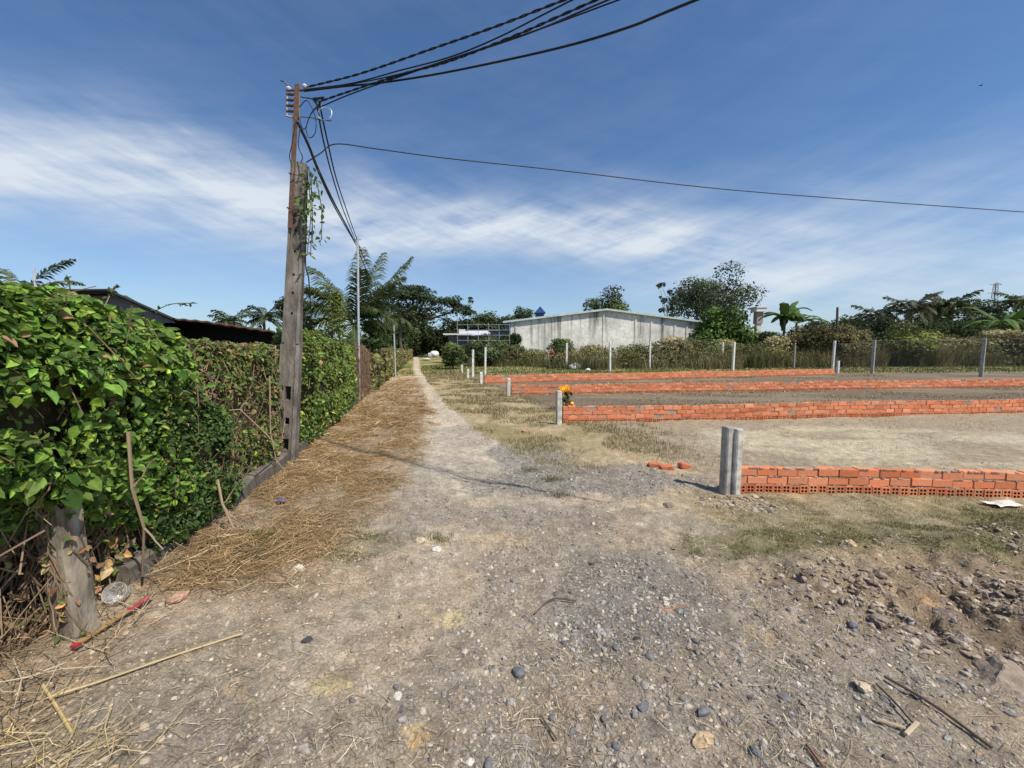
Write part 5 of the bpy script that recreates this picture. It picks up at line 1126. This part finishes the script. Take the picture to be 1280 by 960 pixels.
def banana(label, px, pc, Y, span, nl=9, seed=0, stems=2):
    c = at(px, pc, Y); o = (c[0], c[1], 0); root = empty('banana_plant', o, label, 'banana plant'); L = span / F * Y / 2; r = random.Random(seed)
    for k in range(stems):
        q = c + np.array([(k - .5) * L * .5, k * .4, -.4 * k]); b = MB(); limb(b, [q[0], q[1], -.1], q, .16, .10, c=(.12, .13, .06), jit=.01, n=8); b.build('stem', M['bark'], root, o)
        for i in range(nl):
            a = i * 2.399 + k + r.uniform(-.2, .2); ri = r.uniform(.7, 1.5); dr = r.uniform(.5, 1.0); LL = L * r.uniform(.85, 1.15); n = 12; t = np.linspace(0, 1, n); h = np.array([math.cos(a), math.sin(a), 0]); R = q + h * (LL * t * .9)[:, None] + np.array([0, 0, 1.0]) * (LL * (ri * t - dr * t * t * 1.2))[:, None]
            T = unit(np.gradient(R, axis=0)); sd = unit(np.cross(T, [0, 0, 1.0])); w_ = LL * .25 * np.sin(PI * np.clip(t * .85 + .12, 0, 1)) ** .6 * (t > .12); b = MB(); cc = np.array([.055, .095, .022]) * r.uniform(.6, 1.4)
            for sg in (-1, 1):
                edge = R + sd * (sg * w_ / 2)[:, None] + np.array([0, 0, -1]) * (w_ * .18)[:, None] + rng.normal(0, .02 * LL, (n, 3)) * .5
                b.add(np.concatenate([R, edge]), [[j, j + 1, n + j + 1, n + j] for j in range(n - 1)], cc)
            b.build('leaf', M['far_leaf'], root, o)
banana('banana plant with broad upright leaves right of the white tank', 990, 400, 40, 74, 9, 1)
banana('banana plant with drooping pale leaves at far right', 1258, 405, 45, 66, 8, 5)

def pylon():
    Y = 320; T = at(1245, 354, Y); x, y, h = T; o = (x, y, 0); root = empty('power_pylon', o, 'distant steel lattice power pylon on the right horizon', 'pylon'); hw = lambda z: np.interp(z, [0, h * .6, h], [4.2, 1.6, .8]); b = MB(); c = (.22, .23, .25); lv = np.linspace(0, h, 12)
    cor = lambda z, k: np.array([x + hw(z) * (1 if k in (0, 1) else -1), y + hw(z) * (1 if k in (1, 2) else -1), z])
    for k in range(4):
        for a, d in zip(lv[:-1], lv[1:]):
            b.tube([cor(a, k), cor(d, k)], .20, 4, c); b.tube([cor(a, k), cor(d, (k + 1) % 4)], .13, 4, c); b.tube([cor(d, k), cor(d, (k + 1) % 4)], .12, 4, c)
    b.build('lattice', M['steel'], root, o)
    for f_, w_ in ((.98, 5.0), (.86, 6.0), (.74, 5.2)):
        b = MB(); z = h * f_; b.tube([[x - w_, y, z], [x + w_, y, z]], .25, 4, c); b.tube([[x - w_, y, z], [x, y, z + 2]], .18, 4, c); b.tube([[x + w_, y, z], [x, y, z + 2]], .18, 4, c); b.build('cross_arm', M['steel'], root, o)
pylon()
def dead_stub():
    Y = 40; T = at(1047, 384, Y); b = MB(); limb(b, [T[0] + .1, Y, -.1], T, .16, .10, c=(.14, .115, .085), jit=.01, n=7); limb(b, T * [1, 1, .8], T * [1, 1, .86] + [.6, 0, 0], .04, .02, c=(.14, .115, .085)); o = b.build('dead_tree', M['bark'], None, (T[0], Y, 0)); tag(o, 'bare dead trunk stub standing above the brownish shrub', 'dead tree')
dead_stub()
def bird():
    p = at(1226, 107, 40); b = MB(); s = .16; b.tube([p + [-1.3 * s, 0, 0], p + [-.5 * s, 0, 0], p + [.4 * s, 0, .05 * s], p + [1.1 * s, 0, 0]], [.02, .1 * s + .02, .12 * s + .02, .01], 6, (.02, .02, .022))
    for sg in (-1, 1): b.add([p + [-.4 * s, 0, 0], p + [.4 * s, 0, 0], p + [.1 * s, sg * 1.0 * s, .4 * s], p + [-.5 * s, sg * 2.0 * s, .25 * s]], [[0, 1, 2, 3]], (.02, .02, .022))
    o = b.build('bird', M['plain'], None, p); tag(o, 'tiny dark bird flying high in the blue sky at upper right', 'bird')
bird()

# tall weeds in front of the warehouse and behind the fence
def weeds():
    b = MB(); n = 52000
    x = rng.uniform(-4, 60, n); y = 31 + np.abs(rng.normal(0, 4.5, n)) + .22 * np.clip(x - 14, 0, 22) + 2.0 * (fbm(x, x * 0, 3, 3, 209) - .5) * 2; y = np.where(x < 3, y + 4, y); dn = fbm(x, y * .5, 3.0, 3, 201); keep = rng.random(n) < sstep(.3, .5, dn) * .9 + .15; x, y, dn = x[keep], y[keep], dn[keep]; n = len(x)
    pal = np.array([(.19, .165, .08), (.24, .20, .11), (.14, .135, .05), (.11, .13, .04), (.30, .26, .15), (.16, .14, .065)]); gmix = fbm(x, y, 5, 3, 207)
    idx = rng.integers(0, 6, n); g = (gmix < .45) & (rng.random(n) < .6); c = pal[idx]; c[g] = np.array([.075, .10, .03]); c = c * np.exp(rng.normal(0, .3, (n, 1)))
    hh = (.3 + 2.6 * fbm(x, y, 2.2, 4, 203) ** 1.3) * rng.uniform(.4, 1.15, n) * np.where(x < 12, .85, 1.0) * np.interp(x, [10, 20, 34, 60], [1, 1, 1.25, 1.5])
    blades(b, x, y, np.zeros(n), hh, .026, rng.uniform(.1, 1.0, n), c)
    m = 30000; x2 = rng.uniform(-3, 60, m); y2 = 32 + np.abs(rng.normal(0, 4, m)) + .22 * np.clip(x2 - 14, 0, 22); y2 = np.where(x2 < 3, y2 + 5, y2); h2 = (.7 + 1.6 * fbm(x2, y2, 2.5, 3, 203)) * rng.random(m) ** .7
    leaves(b, np.stack([x2, y2, h2], 1), rng.normal(0, 1, (m, 3)) + [0, -.3, .6], rng.uniform(.10, .24, m), cvar((.14, .145, .05), m, .35, (.22, .185, .09), .4), .5, .1, .3, True)
    o = b.build('tall_weeds', M['dry']); tag(o, 'brown and olive tall dry weeds behind the posts and fence', 'weeds', kind='stuff')
    b = MB(); n = 9000; x = rng.uniform(-160, 190, n); y = rng.uniform(105, 150, n); h = rng.random(n) * (4 + 5 * fbm(x, y, 18, 3, 222))
    leaves(b, np.stack([x, y, h], 1), rng.normal(0, 1, (n, 3)) + [0, -.5, .6], rng.uniform(.9, 2.0, n), cvar((.040, .055, .026), n, .3), .7, .1, .3, True)
    n = 3000; x = rng.uniform(-60, -9, n); y = rng.uniform(20, 60, n); keep = x < -6 - .28 * y; x, y = x[keep], y[keep]; h = rng.random(len(x)) * (1.5 + 2 * fbm(x, y, 6, 3, 225)); leaves(b, np.stack([x, y, h], 1), rng.normal(0, 1, (len(x), 3)) + [0, -.5, .6], rng.uniform(.3, .7, len(x)), cvar((.05, .065, .026), len(x), .3), .7, .1, .3, True)
    o = b.build('distant_treeline', M['far_leaf']); tag(o, 'far off hazy dark green line of trees on the horizon', 'treeline', kind='stuff')
weeds()
def brush():
    pr = []
    for i in range(3):
        pr.append(tree('dry_brush', 'brown dry brush clump among the tall weeds', 700, 428, 36, 46, 2600, .16, ((.155, .14, .06), (.14, .145, .05), (.19, .165, .085))[i], shape='round', nc=14, crad=.42, base=.05, cat='brush', seed=70 + i, trunk=.04, group='dry brush clumps among the tall weeds'))
    spots = [(735, 37, .9), (792, 36, 1.0), (838, 36, 1.15), (868, 38, 1.1), (940, 36, 1.0), (972, 38, 1.2), (1022, 39, 1.15), (1085, 40, 1.25), (1118, 38, 1.0), (1165, 40, 1.3), (1205, 39, 1.25), (1250, 40, 1.5), (1278, 39, 1.4), (668, 40, .8), (905, 39, 1.1)]
    for i, (px, Y, s_) in enumerate(spots):
        o = pr[i] if i < 3 else copy_tree(pr[i % 3]); q = at(px, 450, Y); o.location = (q[0], Y, 0); o.rotation_euler.z = i * 1.3; o.scale = (s_ * 1.3, s_, s_)
brush()
# climbing vine cone on the hedge under the palm
def vine_spire():
    c = at(414, 430, 8.3); root = empty('climbing_vine', (c[0], c[1], 0), 'pointed yellowish vine spire rising from the hedge under the palm', 'vine'); o = (c[0], c[1], 0); n = 1500; t = rng.random(n) ** .8; T = at(421, 365, 8.3); Bt = at(412, 440, 8.3); P = Bt + (T - Bt) * t[:, None] + rng.normal(0, 1, (n, 3)) * (.03 + .24 * (1 - t) ** 1.3)[:, None] * [1, 1, .4]; b = MB(); leaves(b, P, rng.normal(0, .8, (n, 3)) + [.3, -.5, .5], rng.uniform(.035, .075, n), cvar((.11, .135, .035), n, .3), .6, .12, .6); b.build('foliage', M['leaf'], root, o); b = MB(); b.tube([[c[0], c[1], 0], Bt, T], .012, 5, (.15, .12, .07)); b.build('stem', M['dry'], root, o)
vine_spire()
def hedge_sprigs():
    for i, (pts, lab) in enumerate((([(88, 366, 2.3), (86, 350, 2.35), (83, 344, 2.4)], 'single wiry vine sprig sticking up above the big hedge'), ([(135, 372, 2.35), (142, 360, 2.35), (147, 356, 2.35)], 'short leafy sprig at the top right of the big hedge'), ([(195, 388, 2.8), (215, 380, 2.8), (246, 379, 2.85)], 'long horizontal vine sprig reaching right above the hedge'))):
        P = smooth([at(*p) for p in pts], 10); b = MB(); b.tube(P, .003, 4, (.10, .09, .04)); n = 14; q = P[rng.integers(0, len(P), n)]; leaves(b, q, rng.normal(0, 1, (n, 3)) + [0, -.5, .6], .03, cvar((.08, .11, .035), n, .2)); o = b.build('vine_sprig', M['leaf'], None, P[0]); tag(o, lab, 'vine sprig')
hedge_sprigs()

# ---------------------------------------------------------------- person far off in the weeds
def skin_body(name, verts, edges, radii, mat, parent, colr, origin):
    me = bpy.data.meshes.new(name); me.from_pydata([tuple(np.asarray(v) - 0) for v in verts], edges, []); ob = bpy.data.objects.new(name, me); col.objects.link(ob); ob.parent = parent
    md = ob.modifiers.new('skin', 'SKIN'); me.skin_vertices[0].data[0].use_root = True
    for i, r in enumerate(radii): me.skin_vertices[0].data[i].radius = (r, r)
    sd = ob.modifiers.new('sub', 'SUBSURF'); sd.levels = 1; sd.render_levels = 1
    dg = bpy.context.evaluated_depsgraph_get(); me2 = bpy.data.meshes.new_from_object(ob.evaluated_get(dg)); ob.modifiers.clear(); ob.data = me2
    a = me2.attributes.new('tint', 'FLOAT_COLOR', 'POINT'); a.data.foreach_set('color', np.tile([*colr, 1.0], len(me2.vertices)).astype(np.float32)); me2.materials.clear(); me2.materials.append(mat)
    for p in me2.polygons: p.use_smooth = True
    return ob
def person():
    Y = 33; q = at(690, 452, Y); o = (q[0], q[1], 0); root = empty('person', o, 'person in a reddish brown shirt and dark trousers standing among the weeds', 'person'); root.rotation_euler = (0, 0, -.9)
    J = [(0, 0, .95), (0, -.01, 1.15), (0, 0, 1.38), (0, 0, 1.50), (0, -.02, 1.60), (0, -.02, 1.70), (.10, 0, .92), (.11, -.03, .50), (.12, .02, .08), (.12, -.12, .04), (-.10, 0, .92), (-.11, .05, .50), (-.12, .10, .08), (-.12, -.04, .04), (.19, 0, 1.40), (.24, -.05, 1.12), (.16, -.26, 1.02), (.14, -.33, 1.0), (-.19, 0, 1.40), (-.24, -.05, 1.12), (-.16, -.26, 1.04), (-.14, -.33, 1.02)]
    E_ = [(0, 1), (1, 2), (2, 3), (3, 4), (4, 5), (0, 6), (6, 7), (7, 8), (8, 9), (0, 10), (10, 11), (11, 12), (12, 13), (2, 14), (14, 15), (15, 16), (16, 17), (2, 18), (18, 19), (19, 20), (20, 21)]; R_ = [.13, .12, .14, .055, .085, .08, .085, .06, .04, .035, .085, .06, .04, .035, .06, .043, .03, .028, .06, .043, .03, .028]
    skin_body('body', J, E_, R_, M['skin'], root, (.36, .19, .12), o)
    k = [0, 1, 2, 14, 15, 18, 19]; ix = {a: i for i, a in enumerate(k)}; skin_body('shirt', [J[i] for i in k], [(ix[a], ix[c]) for a, c in E_ if a in ix and c in ix], [.155, .145, .165, .08, .062, .08, .062], M['cloth'], root, (.27, .075, .05), o)
    k = [0, 6, 7, 8, 10, 11, 12]; ix = {a: i for i, a in enumerate(k)}; skin_body('trousers', [J[i] for i in k], [(ix[a], ix[c]) for a, c in E_ if a in ix and c in ix], [.15, .105, .08, .06, .105, .08, .06], M['cloth'], root, (.035, .035, .045), o)
    b = MB(); v = ICO2[0] * [.10, .11, .10]; v[:, 2] = np.maximum(v[:, 2], -.02); b.add(v + [0, .0, 1.71], ICO2[1], (.02, .016, .014)); h = b.build('hair', M['cloth'], root, (0, 0, 0), True)
person()
